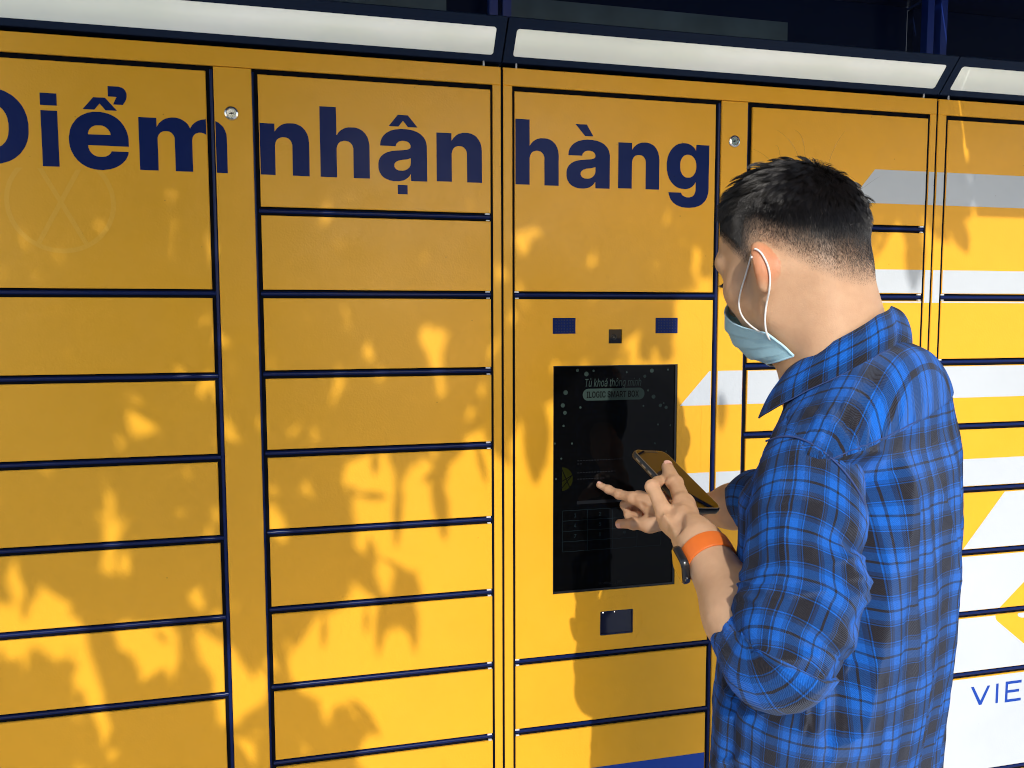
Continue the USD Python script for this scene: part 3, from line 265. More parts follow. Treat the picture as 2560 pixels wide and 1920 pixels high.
usdkit.material(stage, L("leaf"), {
    "c": ("geometry", {}), "n": ("noise_texture", {"scale": 6.0, "detail": 2.0}), "r": ("rgb_ramp", {"ramp": [(0.3, (0.035, 0.085, 0.018)), (0.7, (0.075, 0.14, 0.03))]}),
    "p": ("principled_bsdf", {"roughness": 0.4}), "t": ("translucent_bsdf", {"color": (0.10, 0.20, 0.03)}), "m": ("mix_closure", {"fac": 0.25})},
    [("c.position", "n.vector"), ("n.fac", "r.fac"), ("r.color", "p.base_color"), ("p.BSDF", "m.closure1"), ("t.BSDF", "m.closure2")], surface="m.closure")

# ------------------------------------------------------------------ ground
g = 60.0
obj("ground", (np.array([(-g, -g, 0), (g, -g, 0), (g, g, 0), (-g, g, 0)], float), np.array([(0, 1, 2), (0, 2, 3)])), "concrete", kind="structure", label="grey concrete paving in front of the parcel lockers")

# ------------------------------------------------------------------ printed graphics on the locker fronts, in metres on the wall plane
WORD = []
BASE, ASC, XH = 1.769, 1.8985, 1.8635
for name, x0, x1, z0, z1 in [("Đ", -0.612, -0.4853, BASE, 1.8985), ("e", -0.4224, -0.3258, 1.7662, 1.8666), ("m", -0.3087, -0.1600, BASE, 1.8636),
                             ("n", -0.1062, -0.0144, BASE, 1.8645), ("h", 0.0055, 0.0968, BASE, ASC), ("a", 0.1130, 0.2063, 1.7660, 1.8648), ("n", 0.2250, 0.3145, BASE, 1.8640),
                             ("h", 0.3815, 0.4720, BASE, 1.8965), ("a", 0.4882, 0.5808, 1.7655, 1.8632), ("n", 0.5990, 0.6893, BASE, 1.8635), ("g", 0.7060, 0.8017, 1.7340, 1.8665),
                             ("hat", -0.3985, -0.3435, 1.8700, 1.8915), ("hook", -0.3568, -0.3264, 1.8807, 1.9120), ("hat", 0.1335, 0.1882, 1.8690, 1.8910), ("grave", 0.5068, 0.5449, 1.8702, 1.8930)]:
    WORD.append(glyph(name, x0, x1, z0, z1))
WORD += [sbox(-0.4656, -0.4393, BASE, 1.8645), sbox(-0.4656, -0.4393, 1.8733, 1.8940), sbox(0.1494, 0.1683, 1.7420, 1.7594)]
STRIPES = [Polygon([(1.2046, 1.8318), (2.6, 1.8330), (2.6, 1.7595), (1.142, 1.7578)]),
           Polygon([(1.16, 1.6115), (2.6, 1.6125), (2.6, 1.5370), (1.10, 1.5370)]),
           Polygon([(0.8111, 1.3893), (2.6, 1.3945), (2.6, 1.3163), (0.7435, 1.3156)]),
           Polygon([(0.745, 1.1688), (2.6, 1.1700), (2.6, 0.3), (0.94, 0.3), (1.15, 0.556), (1.4834, 0.9533), (1.6085, 1.1025), (0.69, 1.1020)])]
_c = (1.7645, 0.7790)
LOGO = Polygon([(_c[0] - 0.192, _c[1]), (_c[0], _c[1] + 0.165), (_c[0] + 0.192, _c[1]), (_c[0], _c[1] - 0.150)]).buffer(-0.02).buffer(0.02)
LOGO_MARK = Polygon([(1.668 + 0.018 * math.cos(t), 0.776 + 0.009 * math.sin(t)) for t in np.linspace(0, 6.28, 24)][:-1])
STRIPES[3] = STRIPES[3].difference(LOGO).union(LOGO_MARK)
VIE = []
for pts in [[(1.5221, 0.6060), (1.5300, 0.6060), (1.5512, 0.5685), (1.5703, 0.6045), (1.5782, 0.6045), (1.5550, 0.5580), (1.5475, 0.5580)],
            [(1.5960, 0.6065), (1.6032, 0.6065), (1.6032, 0.5570), (1.5960, 0.5570)],
            [(1.6240, 0.6085), (1.6715, 0.6085), (1.6715, 0.6015), (1.6312, 0.6015), (1.6312, 0.5860), (1.6650, 0.5860), (1.6650, 0.5792), (1.6312, 0.5792), (1.6312, 0.5625), (1.6715, 0.5625), (1.6715, 0.5555), (1.6240, 0.5555)]]:
    VIE.append(Polygon(pts))
NAVY_BAND = sbox(-1.0, 1.30, 0.28, 0.5345)
GRAPHICS = [("letter", g_, "navy_film") for g_ in WORD] + [("stripe", g_, "white_film") for g_ in STRIPES] + [("letter", g_, "royal_film") for g_ in VIE]
BAND = [("band", sbox(0.36, 1.0, 0.10, 0.5345), "royal_film")]


def front(parent, name, x0, x1, z0, z1, holes=(), yf=0.0, label=None, thick=0.0052):
    """one sheet-steel panel of the locker front with the printed film that falls on it"""
    if holes:
        p = sbox(x0, x1, z0, z1)
        for h in holes:
            p = p.difference(h)
        mesh = plate(p, yf, thick)
    else:
        mesh = quadbox(x0, x1, z0, z1, yf, yf + thick)
    d = obj(name, mesh, "yellow_film", parent, label=label)
    r = sbox(x0 + 0.0013, x1 - 0.0013, z0 + 0.0013, z1 - 0.0013)
    for h in holes:
        r = r.difference(h)
    taken = None
    for nm, gph, mat in BAND + GRAPHICS:
        if not gph.intersects(r):
            continue
        c = gph.intersection(r)
        if c.area < 2e-6:
            continue
        lift = 0.0004 if mat != "royal_film" or nm == "band" else 0.0008
        obj(nm, plate(c, yf - lift, 0.0002 if mat != "royal_film" else 0.0002), mat, d)
    return d


def keylock(parent, x, z, rot):
    t = np.linspace(0, 2 * math.pi, 33)[:-1]
    prof = [(0.0082, 0.0), (0.0130, 0.0), (0.0130, -0.0012), (0.0118, -0.0032), (0.0090, -0.0040), (0.0082, -0.0034), (0.0082, 0.0)]
    v, f = [], []
    for k, (r_, y_) in enumerate(prof):
        v += [(x + r_ * math.cos(a), y_, z + r_ * math.sin(a)) for a in t]
    n = len(t)
    for k in range(len(prof) - 1):
        for i in range(n):
            a, b = k * n + i, k * n + (i + 1) % n
            f += [(a, b, b + n), (a, b + n, a + n)]
    m = trimesh.Trimesh(v, f, process=False); m.fix_normals()
    lk = obj("lock", m, "chrome", parent, smooth=30)
    obj("lock_barrel", cyl((x, -0.0016, z), (x, 0.004, z), 0.0079, 28), "chrome", lk)
    k = affinity.rotate(sbox(x - 0.0042, x + 0.0042, z - 0.0009, z + 0.0009).union(Polygon([(x + 0.0018 * math.cos(a), z + 0.0018 * math.sin(a)) for a in np.linspace(0, 6.28, 14)[:-1]])), rot, origin=(x, z))
    obj("keyhole", plate(k, -0.0019, 0.0002), "black_plastic", lk)


ROWA = [0.2863, 0.0367, -0.0610, -0.1587, -0.2575, -0.3557, -0.4530, -0.5510, -0.6490, -0.7470, -0.845]   # door top of the column, then the bottom of each door, in lens distances
ROWB = [0.2863, 0.1343, 0.0367, -0.0600, -0.1563, -0.2543, -0.3512, -0.4499, -0.5482, -0.6460, -0.744, -0.842]
ROWC = [0.2863, 0.0367, -0.4497, -0.5467, -0.6440, -0.7420, -0.8400]
ROWE = [0.2863, 0.0367, -0.0589, -0.1559, -0.2529, -0.3505, -0.4477, -0.5443, -0.7064, -0.842]
GAP = 0.0103
ZTOP, ZBOT = 1.994, 0.09


def Zv(h):
    return 1.5 + D * h


def column(parent, xl, xr, rows, hinge, screen_at=None):
    """one column of doors with the painted rails that show in the gaps between them; hinge = the side with the narrow gap"""
    top = Zv(rows[0])
    for i in range(len(rows) - 1):
        z1 = top if i == 0 else Zv(rows[i] - GAP)
        z0 = Zv(rows[i + 1])
        if screen_at == i:
            screen_panel(parent, xl, xr, z0, z1)
        else:
            front(parent, "door", xl, xr, z0, z1)
        # rail in the gap underneath
        zc = z0 - D * GAP / 2
        e = -0.004
        a, b = (xl + e, xr - e + 0.002)
        rail = [cyl((a, 0.0062, zc + 0.0006), (b, 0.0062, zc + 0.0006), 0.0038, 14)]
        obj("rail", rail, "rail_paint", parent, smooth=40)
        hx = xr - 0.006 if hinge == "right" else xl + 0.004
        if screen_at is None or i > 0 or True:
            obj("hinge_pin", [bx(hx - 0.005, hx + 0.004, 0.0005, 0.005, zc + 0.0048, zc + 0.0078), bx(hx - 0.003, hx + 0.004, 0.001, 0.005, zc - 0.0074, zc - 0.0052)], "white_plastic", parent)
    gx0, gx1 = (xr + 0.0001, xr + 0.0047) if hinge == "right" else (xl - 0.0047, xl - 0.0001)
    obj("seal", bx(gx0, gx1, 0.0014, 0.0054, ZBOT, top + 0.009), "dark_recess", parent)
    lock_side = xl - 0.0105 if hinge == "right" else xr + 0.0095
    zt, zb = top + 0.004, Zv(rows[-1])
    obj("rail", [cyl((lock_side, 0.0060, zb), (lock_side, 0.0060, zt), 0.0036, 14)], "rail_paint", parent, smooth=40)


def sheet_line(poly, w):
    return poly.buffer(w / 2).difference(poly.buffer(-w / 2))


def screen_panel(parent, x0, x1, z0, z1):
    sx0, sz1 = wallpt(1383.3, 915.0)
    sx1, sz0 = wallpt(1686.5, 1474.0)
    sz0, sz1 = 0.9255, 1.4055
    rx0, rx1, rz0, rz1 = 0.5668, 0.6420, 0.8262, 0.8795
    reader = sbox(rx0, rx1, rz0, rz1).buffer(-0.003).buffer(0.003)
    camh = sbox(0.5814, 0.6110, 1.4507, 1.4802)
    scr = sbox(sx0, sx1, sz0, sz1)
    d = front(parent, "screen_panel", x0, x1, z0, z1, holes=(scr, reader, camh))
    obj("edge_line", plate(sheet_line(sbox(x0 + 0.022, x1 - 0.022, z0 + 0.024, z1 - 0.02).buffer(-0.05).buffer(0.05), 0.0012), -0.0003, 0.0001), "yellow_film", d)
    cx, cz = (rx0 + rx1) / 2, (rz0 + rz1) / 2
    circ = Polygon([(cx + 0.058 * math.cos(a), cz + 0.058 * math.sin(a)) for a in np.linspace(0, 6.2832, 49)[:-1]])
    obj("ring_line", plate(sheet_line(circ, 0.0012).difference(reader.buffer(0.004)), -0.0003, 0.0001), "yellow_film", d)
    # touch screen
    s = obj("touch_screen", bx(sx0 - 0.003, sx1 + 0.003, 0.0050, 0.0062, sz0 - 0.003, sz1 + 0.003), "black_glass", parent)
    fr = scr.buffer(0.0005).difference(sbox(sx0 + 0.0022, sx1 - 0.0045, sz0 + 0.0045, sz1 - 0.002))
    obj("bezel", plate(fr, 0.0022, 0.0026), "black_plastic", s)
    y = 0.0048

    def on(nm, poly, mat, k=0):
        obj(nm, plate(poly, y - 0.0001 * k, 0.0001), mat, s)

    def sp(px, py):
        return wallpt(px, py, 0.0050)
    px0, pz0 = sp(1457, 1002); px1, pz1 = sp(1611, 969)
    pill = sbox(px0, px1, pz0, pz1).buffer(-0.012).buffer(0.0122)
    on("banner", pill, "screen_pill")
    t = line_of_text("pill", 0, 0, 0.0135)
    a, b, c, e = t.bounds
    t = affinity.translate(affinity.scale(t, 0.116 / (c - a), 1, origin=(a, b)), px0 + 0.0085 - a, (pz0 + pz1) / 2 - (b + e) / 2)
    on("lettering", t, "ink_black", 1)
    t = line_of_text("title", 0, 0, 0.0165, 0.22)
    a, b, c, e = t.bounds
    tx0, tz0 = sp(1463, 966); tx1, _ = sp(1603, 960)
    t = affinity.translate(affinity.scale(t, (tx1 - tx0) / (c - a), 1.0, origin=(a, 0)), tx0 - a, tz0 - 0.001)
    on("lettering", t, "screen_dot")
    dots = [(1443.6, 926, 4), (1466, 935, 6), (1484, 927, 3), (1566.8, 930.5, 2.6), (1629.5, 926.6, 5.4), (1670, 924, 2.6), (1612, 940.6, 4), (1414, 981.4, 6), (1407, 1013.5, 5.4), (1412.3, 1032, 5), (1451, 1018.6, 3), (1409, 1064.8, 3), (1387, 1108.8, 2.6), (1430, 1108.8, 2.8), (1403, 1146.6, 2.6), (1390, 1197.5, 2.8), (1620, 976, 2.8), (1633.8, 991.5, 5.4), (1608.4, 1014.5, 2.6), (1651, 1013.4, 4.6), (1665.3, 1018.2, 4.4), (1659, 1007.5, 2.4), (1645, 1061, 2.6), (1676, 1063.5, 2.4), (1637, 1107.8, 2.6), (1665.4, 1128.6, 2.4)]
    dl = []
    for qx, qy, r in dots:
        cxx, czz = sp(qx, qy)
        r *= 0.00082
        dl.append(Polygon([(cxx + r * math.cos(a), czz + r * math.sin(a)) for a in np.linspace(0, 6.2832, 13)[:-1]]))
    for p in dl:
        on("snow_dot", p, "screen_dot")
    # keypad grid
    ks = [sp(*p) for p in [(1406.9, 1277.5), (1469, 1276), (1531, 1272), (1593, 1269), (1652, 1265)]]
    kz = [sp(1407, q)[1] for q in (1277.5, 1303, 1329, 1355, 1380)]
    lines = []
    w = 0.0007
    for k, (xx, _) in enumerate(ks):
        lines.append(sbox(xx - w / 2, xx + w / 2, kz[4], kz[0]))
    for k, zz in enumerate(kz):
        lines.append(sbox(ks[0][0], ks[-1 if k not in (3,) else 3][0], zz - w / 2, zz + w / 2))
    on("keypad", union_all(lines), "screen_line")
    n = 1
    for r_ in range(3):
        for c_ in range(3):
            gx = (ks[c_][0] + ks[c_ + 1][0]) / 2
            gz = (kz[r_] + kz[r_ + 1]) / 2
            on("digit", glyph("d%d" % n, gx - 0.0025, gx + 0.0025, gz - 0.004, gz + 0.004), "screen_line")
            n += 1
    b0, b1 = sp(1442, 1261), sp(1560, 1246)
    on("input_bar", sbox(b0[0], b1[0], b0[1], b1[1]), "screen_bar")
    e0 = sp(1405, 1198)
    half = Polygon([(e0[0] + 0.0235 * math.cos(a), e0[1] + 0.0250 * math.sin(a)) for a in np.linspace(-1.57, 1.57, 21)])
    cuts = union_all([affinity.rotate(sbox(e0[0] + q - 0.0009, e0[0] + q + 0.0009, e0[1] - 0.04, e0[1] + 0.04), a_, origin=e0) for q, a_ in ((0.008, 24), (0.012, -40), (0.004, -62))])
    on("emblem", half.difference(cuts), "screen_yellow")
    for qx, qy, wd in ((1443, 1152, 0.100), (1443, 1160, 0.010), (1443, 1182, 0.085), (1443, 1198, 0.06)):
        c0 = sp(qx, qy)
        on("text_line", union_all([sbox(c0[0] + o, c0[0] + min(o + 0.0045, wd), c0[1] - 0.0009, c0[1] + 0.0009) for o in np.arange(0, wd, 0.0062)]), "screen_bar")
    t = line_of_text("hot", 0, 0, 0.0065)
    a, b, c, e = t.bounds
    c0 = sp(1497, 1462)
    on("lettering", affinity.translate(affinity.scale(t, 0.056 / (c - a), 1, origin=(a, 0)), c0[0] - a, c0[1]), "screen_bar")
    # loudspeaker plates
    for xa, xb in ((0.4603, 0.5085), (0.6856, 0.7355)):
        p = obj("speaker_plate", quadbox(xa, xb, 1.4714, 1.5036, -0.0012, 0.001, 0.0004), "navy_film", d)
        hs = []
        for i in range(7):
            for j in range(5):
                cxx, czz = xa + 0.0062 + i * (xb - xa - 0.0124) / 6, 1.4714 + 0.0045 + j * 0.0058
                tor = trimesh.creation.torus(0.0011, 0.00045, major_sections=10, minor_sections=5)
                tor.apply_transform(trimesh.transformations.rotation_matrix(math.pi / 2, [1, 0, 0]))
                tor.apply_translation([cxx, -0.0013, czz])
                hs.append(tor)
        obj("perforation", hs, "navy_paint", p, smooth=60, kind="stuff")
    # camera window
    cwin = obj("camera_window", bx(0.579, 0.6135, 0.0032, 0.0052, 1.4485, 1.4825), "lens_glass", parent)
    tor = trimesh.creation.torus(0.0052, 0.0009, major_sections=24, minor_sections=8)
    tor.apply_transform(trimesh.transformations.rotation_matrix(math.pi / 2, [1, 0, 0])); tor.apply_translation([0.5935, 0.0029, 1.4635])
    obj("lens_ring", [tor, cyl((0.5935, 0.0024, 1.4635), (0.5935, 0.0036, 1.4635), 0.0022, 16)], "black_plastic", cwin, smooth=40)
    # code reader
    rd = obj("reader_window", [bx(rx0 - 0.004, rx1 + 0.004, 0.0046, 0.0054, rz0 - 0.004, rz1 + 0.004)], "reader_window", parent)
    obj("reader_frame", plate(sbox(rx0 - 0.003, rx1 + 0.003, rz0 - 0.003, rz1 + 0.003).difference(sbox(rx0 + 0.002, rx1 - 0.002, rz0 + 0.002, rz1 - 0.002)), 0.0020, 0.0026), "navy_paint", rd)
    for lx in (rx0 + 0.008, rx0 + 0.034):
        obj("led", cyl((lx, 0.0040, rz1 - 0.0045), (lx, 0.0048, rz1 - 0.0045), 0.0011, 10), "led", rd)
    return d


def cabinet(label, s0, s1, cols, lock=None):
    """s0, s1: seams; cols: (xl, xr, rows, hinge, screen row)"""
    g_ = 0.0024
    X0, X1 = s0 + g_, s1 - g_
    t = thing("parcel_locker", label, "parcel locker", ((s0 + s1) / 2, 0.3, 0), group="yellow parcel lockers in a row")
    obj("carcass", [bx(X0, X1, 0.0056, 0.60, ZBOT, ZTOP - 0.001)], "dark_recess", t)
    obj("seal", bx(X1 + 0.0001, s1 + g_ - 0.0001, 0.0022, 0.30, ZBOT, ZTOP - 0.004), "dark_recess", t)
    obj("plinth", bx(X0, X1, 0.04, 0.58, 0.0, ZBOT), "dark_recess", t)
    top = Zv(0.2863)
    zt = top + D * 0.0065
    front(t, "top_rail", X0, X1, zt, ZTOP)
    (al, ar, ra, ha, sa), (bl, br, rb, hb, sb_) = cols
    pil0, pil1 = ar + 0.0135, bl - 0.0110
    front(t, "stile", X0, al - 0.0048, ZBOT, zt - 0.0002)
    p = front(t, "pilaster", pil0, pil1, ZBOT, zt - 0.0012)
    front(t, "stile", br + 0.0048, X1, ZBOT, zt - 0.0002)
    column(t, al, ar, ra, ha, sa)
    column(t, bl, br, rb, hb, sb_)
    keylock(p, lock[0], lock[1], lock[2])
    return t


v = lambda x: x * D
cabinet("yellow parcel locker lettered with navy words at the left of the photo", v(-0.415), v(0.2265),
        [(v(-0.4005), v(-0.1235), ROWA, "left", None), (v(-0.066), v(0.2114), ROWB, "right", None)], (-0.1507, 1.8765, 8))
cabinet("yellow parcel locker with the black touch screen that the man is pressing", v(0.2265), v(0.868),
        [(v(0.2427), v(0.5199), ROWC, "left", 1), (v(0.5742), v(0.8527), ROWB, "right", None)], (0.8592, 1.8756, 20))
cabinet("parcel locker with wide white stripes and a yellow emblem at the right edge", v(0.868), v(1.5095),
        [(v(0.8863), v(1.1633), ROWE, "left", None), (v(1.2175), v(1.4960), ROWB, "right", None)], (1.868, 1.8756, -5))

# the pale trace of a round sticker that was once on the first large door
_d = stage.GetPrimAtPath("/World/parcel_locker/door")
_g = (-0.440, 1.708)
_ring = Polygon([(_g[0] + 0.085 * math.cos(a), _g[1] + 0.085 * math.sin(a)) for a in np.linspace(0, 6.2832, 65)[:-1]])
_arms = union_all([affinity.rotate(sbox(_g[0] - 0.004, _g[0] + 0.004, _g[1] - 0.085, _g[1] + 0.085), q, origin=_g) for q in (28, -28)])
_tr = sheet_line(_ring, 0.008).union(_arms.intersection(_ring)).difference(union_all([g_.buffer(0.002) for g_ in WORD]))
obj("sticker_trace", plate(_tr.intersection(sbox(-0.60, -0.20, 1.58, 1.765)), -0.0003, 0.0001), "ghost_film", _d)

# ------------------------------------------------------------------ lamps along the top of the lockers
SEAM = [v(-0.415), v(0.2265), v(0.868), v(1.5095)]
LAB = ["long white lamp in a navy case above the left locker", "long white lamp in a navy case above the locker with the screen", "white lamp in a navy case above the striped locker, cut by the right edge"]
for k in range(3):
    x0, x1 = SEAM[k] + 0.0018, SEAM[k + 1] - 0.0018
    t = thing("lamp", LAB[k], "lamp", ((x0 + x1) / 2, 0, 2.03), group="navy cased lamps above the lockers")
    A = np.array([-0.0015, 2.0030]); B = np.array([-0.0590, 2.0675])     # bottom and top of the tilted face (y, z)
    ax = (B - A) / np.linalg.norm(B - A); LEN = np.linalg.norm(B - A); nrm = np.array([ax[1], -ax[0]]) * -1
    if nrm[1] > 0: nrm = -nrm
    hw = (x1 - x0) / 2; xc = (x0 + x1) / 2
    hole = sbox(-hw + 0.018, hw - 0.018, 0.012, 0.0665).buffer(-0.006).buffer(0.006)
    face = sbox(-hw, hw, 0.0, LEN).difference(hole)
    m = trimesh.creation.extrude_polygon(face, 0.004, engine="earcut")

    def place(m):
        q = m.vertices
        yz = A + q[:, 1:2] * ax + (q[:, 2:3] - 0.004) * nrm
        m2 = trimesh.Trimesh(np.stack([xc + q[:, 0], yz[:, 0], yz[:, 1]], 1), m.faces, process=False); m2.fix_normals(); return m2
    back = Polygon([(A[0] + 0.001, A[1] + 0.0005), (0.09, 2.004), (0.09, 2.060), (B[0] + 0.012, B[1] + 0.006), (B[0] + 0.0005, B[1] + 0.001)])
    e = trimesh.creation.extrude_polygon(back, x1 - x0, engine="earcut")
    q = e.vertices
    case = trimesh.Trimesh(np.stack([x0 + q[:, 2], q[:, 0] + 0.0045, q[:, 1]], 1), e.faces, process=False); case.fix_normals()
    obj("lamp_case", [case, place(m)], "housing", t)
    dm = trimesh.creation.extrude_polygon(hole.buffer(0.002), 0.0022, engine="earcut"); dm.apply_translation([0, 0, 0.0005])
    obj("diffuser", place(dm), "lamp_diffuser", t)
    for bxx in (x0 + 0.028, x1 - 0.034):
        obj("bracket_pin", cyl((bxx, 0.004, 1.9935), (bxx, 0.004, 2.006), 0.0018, 8), "white_plastic", t)

# ------------------------------------------------------------------ canopy above the lockers
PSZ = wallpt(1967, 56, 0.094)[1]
CL = ["navy back panel and roof of the canopy above the left locker", "navy canopy section with a painted pale reflection above the locker with the screen", "dark navy canopy section above the striped locker at the right"]
YC = 0.95
ZC = 1.7345 + YC * (SUN[2] / -SUN[1])
for k in range(3):
    x0, x1 = SEAM[k] + (0.009 if k == 2 else 0.005), SEAM[k + 1] - (0.009 if k == 1 else 0.005)
    t = thing("canopy", CL[k], "canopy", ((x0 + x1) / 2, 0.1, 2.0), group="navy canopy sections above the lockers")
    obj("back_panel", bx(x0, x1, 0.10, 0.12, 1.998, ZC), "panel_navy", t)
    obj("post", bx(x0, x0 + 0.017, 0.012, 0.032, 2.062, ZC), "post_blue", t)
    obj("post", bx(x1 - 0.017, x1, 0.012, 0.032, 2.062, ZC), "post_blue", t)
    obj("roof_panel", [bx(x0 - (0.0045 if k == 1 else 0), x1 + (0.0045 if k == 0 else 0), -YC, -0.66, ZC + 0.001, ZC + 0.03), bx(x0 - 0.0045, x1 + 0.0045, -0.6595, 0.60, ZC + 0.001, ZC + 0.03)], "navy_paint", t)
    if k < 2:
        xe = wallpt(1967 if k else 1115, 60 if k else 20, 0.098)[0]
        obj("reflection_sheet", bx(x0 + 0.019, xe, 0.094, 0.0995, 2.0, PSZ), "reflection_grey", t)  # sheet added to paint a pale sky reflection onto the back panel
# ------------------------------------------------------------------ the man: tools for bodies given as distance fields
def unit(a):
    a = np.asarray(a, float)
    return a / np.linalg.norm(a)


def d_cone(p, a, b, ra, rb):
    """distance to a limb that tapers from ra at a to rb at b"""
    ab = b - a
    t = np.clip(((p - a) @ ab) / (ab @ ab), 0, 1)
    return np.linalg.norm(p - a - t[:, None] * ab, axis=1) - (ra + (rb - ra) * t)


def d_ell(p, c, r, M=None):
    q = p - c
    if M is not None:
        q = q @ M.T
    k0 = np.linalg.norm(q / r, axis=1)
    k1 = np.linalg.norm(q / (np.asarray(r) ** 2), axis=1)
    return k0 * (k0 - 1.0) / np.maximum(k1, 1e-9)


def smin(a, b, k):
    h = np.maximum(k - np.abs(a - b), 0) / k
    return np.minimum(a, b) - h * h * k * 0.25


def smax(a, b, k):
    return -smin(-a, -b, k)


def surface(fn, lo, hi, h, coarse=8):
    """the zero surface of a distance field as a quad mesh (surface nets), worked out only in the blocks it passes through"""
    lo, hi = np.asarray(lo, float), np.asarray(hi, float)
    nb = np.ceil((hi - lo) / (h * coarse)).astype(int)
    ii = np.stack(np.meshgrid(*[np.arange(n) for n in nb], indexing="ij"), -1).reshape(-1, 3)
    ctr = lo + (ii + 0.5) * h * coarse
    near = np.abs(fn(ctr)) < h * coarse * 0.5 * 1.7321 * 1.35 + 0.004
    ii = ii[near]
    g = np.arange(coarse + 1)
    off = np.stack(np.meshgrid(g, g, g, indexing="ij"), -1).reshape(-1, 3)
    n1 = coarse + 1
    dims = nb * coarse + 1
    key_v, verts, pairs = {}, [], []
    B = 400
    cellkeys, cellpos, quads = [], [], []
    stride = np.array([dims[1] * dims[2], dims[2], 1])
    for s in range(0, len(ii), B):
        blk = ii[s:s + B]
        idx = blk[:, None, :] * coarse + off[None]
        P = lo + idx.reshape(-1, 3) * h
        val = fn(P).reshape(len(blk), n1, n1, n1)
        sg = val < 0
        c = coarse
        cnt = sum(sg[:, i:i + c, j:j + c, k:k + c].astype(int) for i in (0, 1) for j in (0, 1) for k in (0, 1))
        act = np.argwhere((cnt > 0) & (cnt < 8))
        if not len(act):
            continue
        b_, x, y, z = act.T
        acc = np.zeros((len(act), 3)); num = np.zeros(len(act))
        for ax in range(3):
            o = [0, 1, 2]; o.remove(ax)
            for u in (0, 1):
                for w in (0, 1):
                    e0 = np.zeros(3, int); e0[o[0]], e0[o[1]] = u, w
                    e1 = e0.copy(); e1[ax] = 1
                    v0 = val[b_, x + e0[0], y + e0[1], z + e0[2]]; v1 = val[b_, x + e1[0], y + e1[1], z + e1[2]]
                    cr = (v0 < 0) != (v1 < 0)
                    t = np.where(cr, v0 / np.where(cr, v0 - v1, 1), 0)
                    q = e0[None].astype(float).repeat(len(act), 0); q[:, ax] += t
                    acc += np.where(cr[:, None], q, 0); num += cr
        loc = blk[b_] * coarse + np.stack([x, y, z], 1)
        cellkeys.append(loc @ stride)
        cellpos.append(lo + (loc + acc / num[:, None]) * h)
        # faces: for every grid edge with a sign change
        for ax in range(3):
            o = [(ax + 1) % 3, (ax + 2) % 3]
            sl0 = [slice(None)] + [slice(0, c)] * 3
            sl1 = [slice(None)] + [slice(0, c)] * 3
            sl1[1 + ax] = slice(1, c + 1)
            a0, a1 = sg[tuple(sl0)], sg[tuple(sl1)]
            e = np.argwhere(a0 != a1)
            if not len(e):
                continue
            flip = a0[tuple(e.T)]
            base = blk[e[:, 0]] * coarse + e[:, 1:]
            quads.append((base, np.full(len(e), ax), flip))
    keys = np.concatenate(cellkeys); pos = np.concatenate(cellpos)
    order = np.argsort(keys); keys, pos = keys[order], pos[order]
    F = []
    for base, ax, flip in quads:
        a = ax[0]
        o1, o2 = np.zeros(3, int), np.zeros(3, int)
        o1[(a + 1) % 3] = 1; o2[(a + 2) % 3] = 1
        ks = [(base - q) @ stride for q in (o1 + o2, o2, np.zeros(3, int), o1)]
        id_ = [np.searchsorted(keys, k) for k in ks]
        ok = np.ones(len(base), bool)
        for k, i in zip(ks, id_):
            ok &= (i < len(keys)) & (keys[np.minimum(i, len(keys) - 1)] == k)
        q = np.stack(id_, 1)[ok]
        fl = flip[ok]
        q[~fl] = q[~fl][:, ::-1]
        F.append(q)
    return pos, np.vstack(F)[:, ::1]


def relax(v, q, n=2, lam=0.5):
    """light smoothing of a quad mesh"""
    import scipy.sparse as sp
    e = np.vstack([q[:, [0, 1]], q[:, [1, 2]], q[:, [2, 3]], q[:, [3, 0]]])
    A = sp.coo_matrix((np.ones(2 * len(e)), (np.r_[e[:, 0], e[:, 1]], np.r_[e[:, 1], e[:, 0]])), shape=(len(v), len(v))).tocsr()
    A.data[:] = 1
    d = np.asarray(A.sum(1)).ravel()
    d[d == 0] = 1
    for _ in range(n):
        v = v + lam * (A @ v / d[:, None] - v)
        v = v - lam * 0.98 * (A @ v / d[:, None] - v)
    return v


def spline(pts, n):
    """smooth curve through points"""
    from scipy.interpolate import CubicSpline
    pts = np.asarray(pts, float)
    t = np.r_[0, np.cumsum(np.linalg.norm(np.diff(pts[:, :3], axis=0), axis=1))]
    return CubicSpline(t, pts)(np.linspace(0, t[-1], n))


def tube_mesh(pts, rad, n=8, cap=True):
    p = np.asarray(pts, float)
    rad = np.broadcast_to(rad, (len(p),))
    t = np.gradient(p, axis=0); t /= np.linalg.norm(t, axis=1, keepdims=True)
    a = np.cross(t[0], [0.3, 0.2, 0.9]); a /= np.linalg.norm(a)
    V, F = [], []
    for k in range(len(p)):
        a = a - t[k] * (a @ t[k]); a /= np.linalg.norm(a)
        b = np.cross(t[k], a)
        ang = np.arange(n) * 2 * np.pi / n
        V.append(p[k] + rad[k] * (np.cos(ang)[:, None] * a + np.sin(ang)[:, None] * b))
    for k in range(len(p) - 1):
        for i in range(n):
            j = (i + 1) % n
            F += [(k * n + i, k * n + j, (k + 1) * n + j), (k * n + i, (k + 1) * n + j, (k + 1) * n + i)]
    V = np.vstack(V)
    if cap:
        F += [(0, i + 1, i) for i in range(1, n - 1)] + [((len(p) - 1) * n, (len(p) - 1) * n + i, (len(p) - 1) * n + i + 1) for i in range(1, n - 1)]
    return trimesh.Trimesh(V, F, process=False)


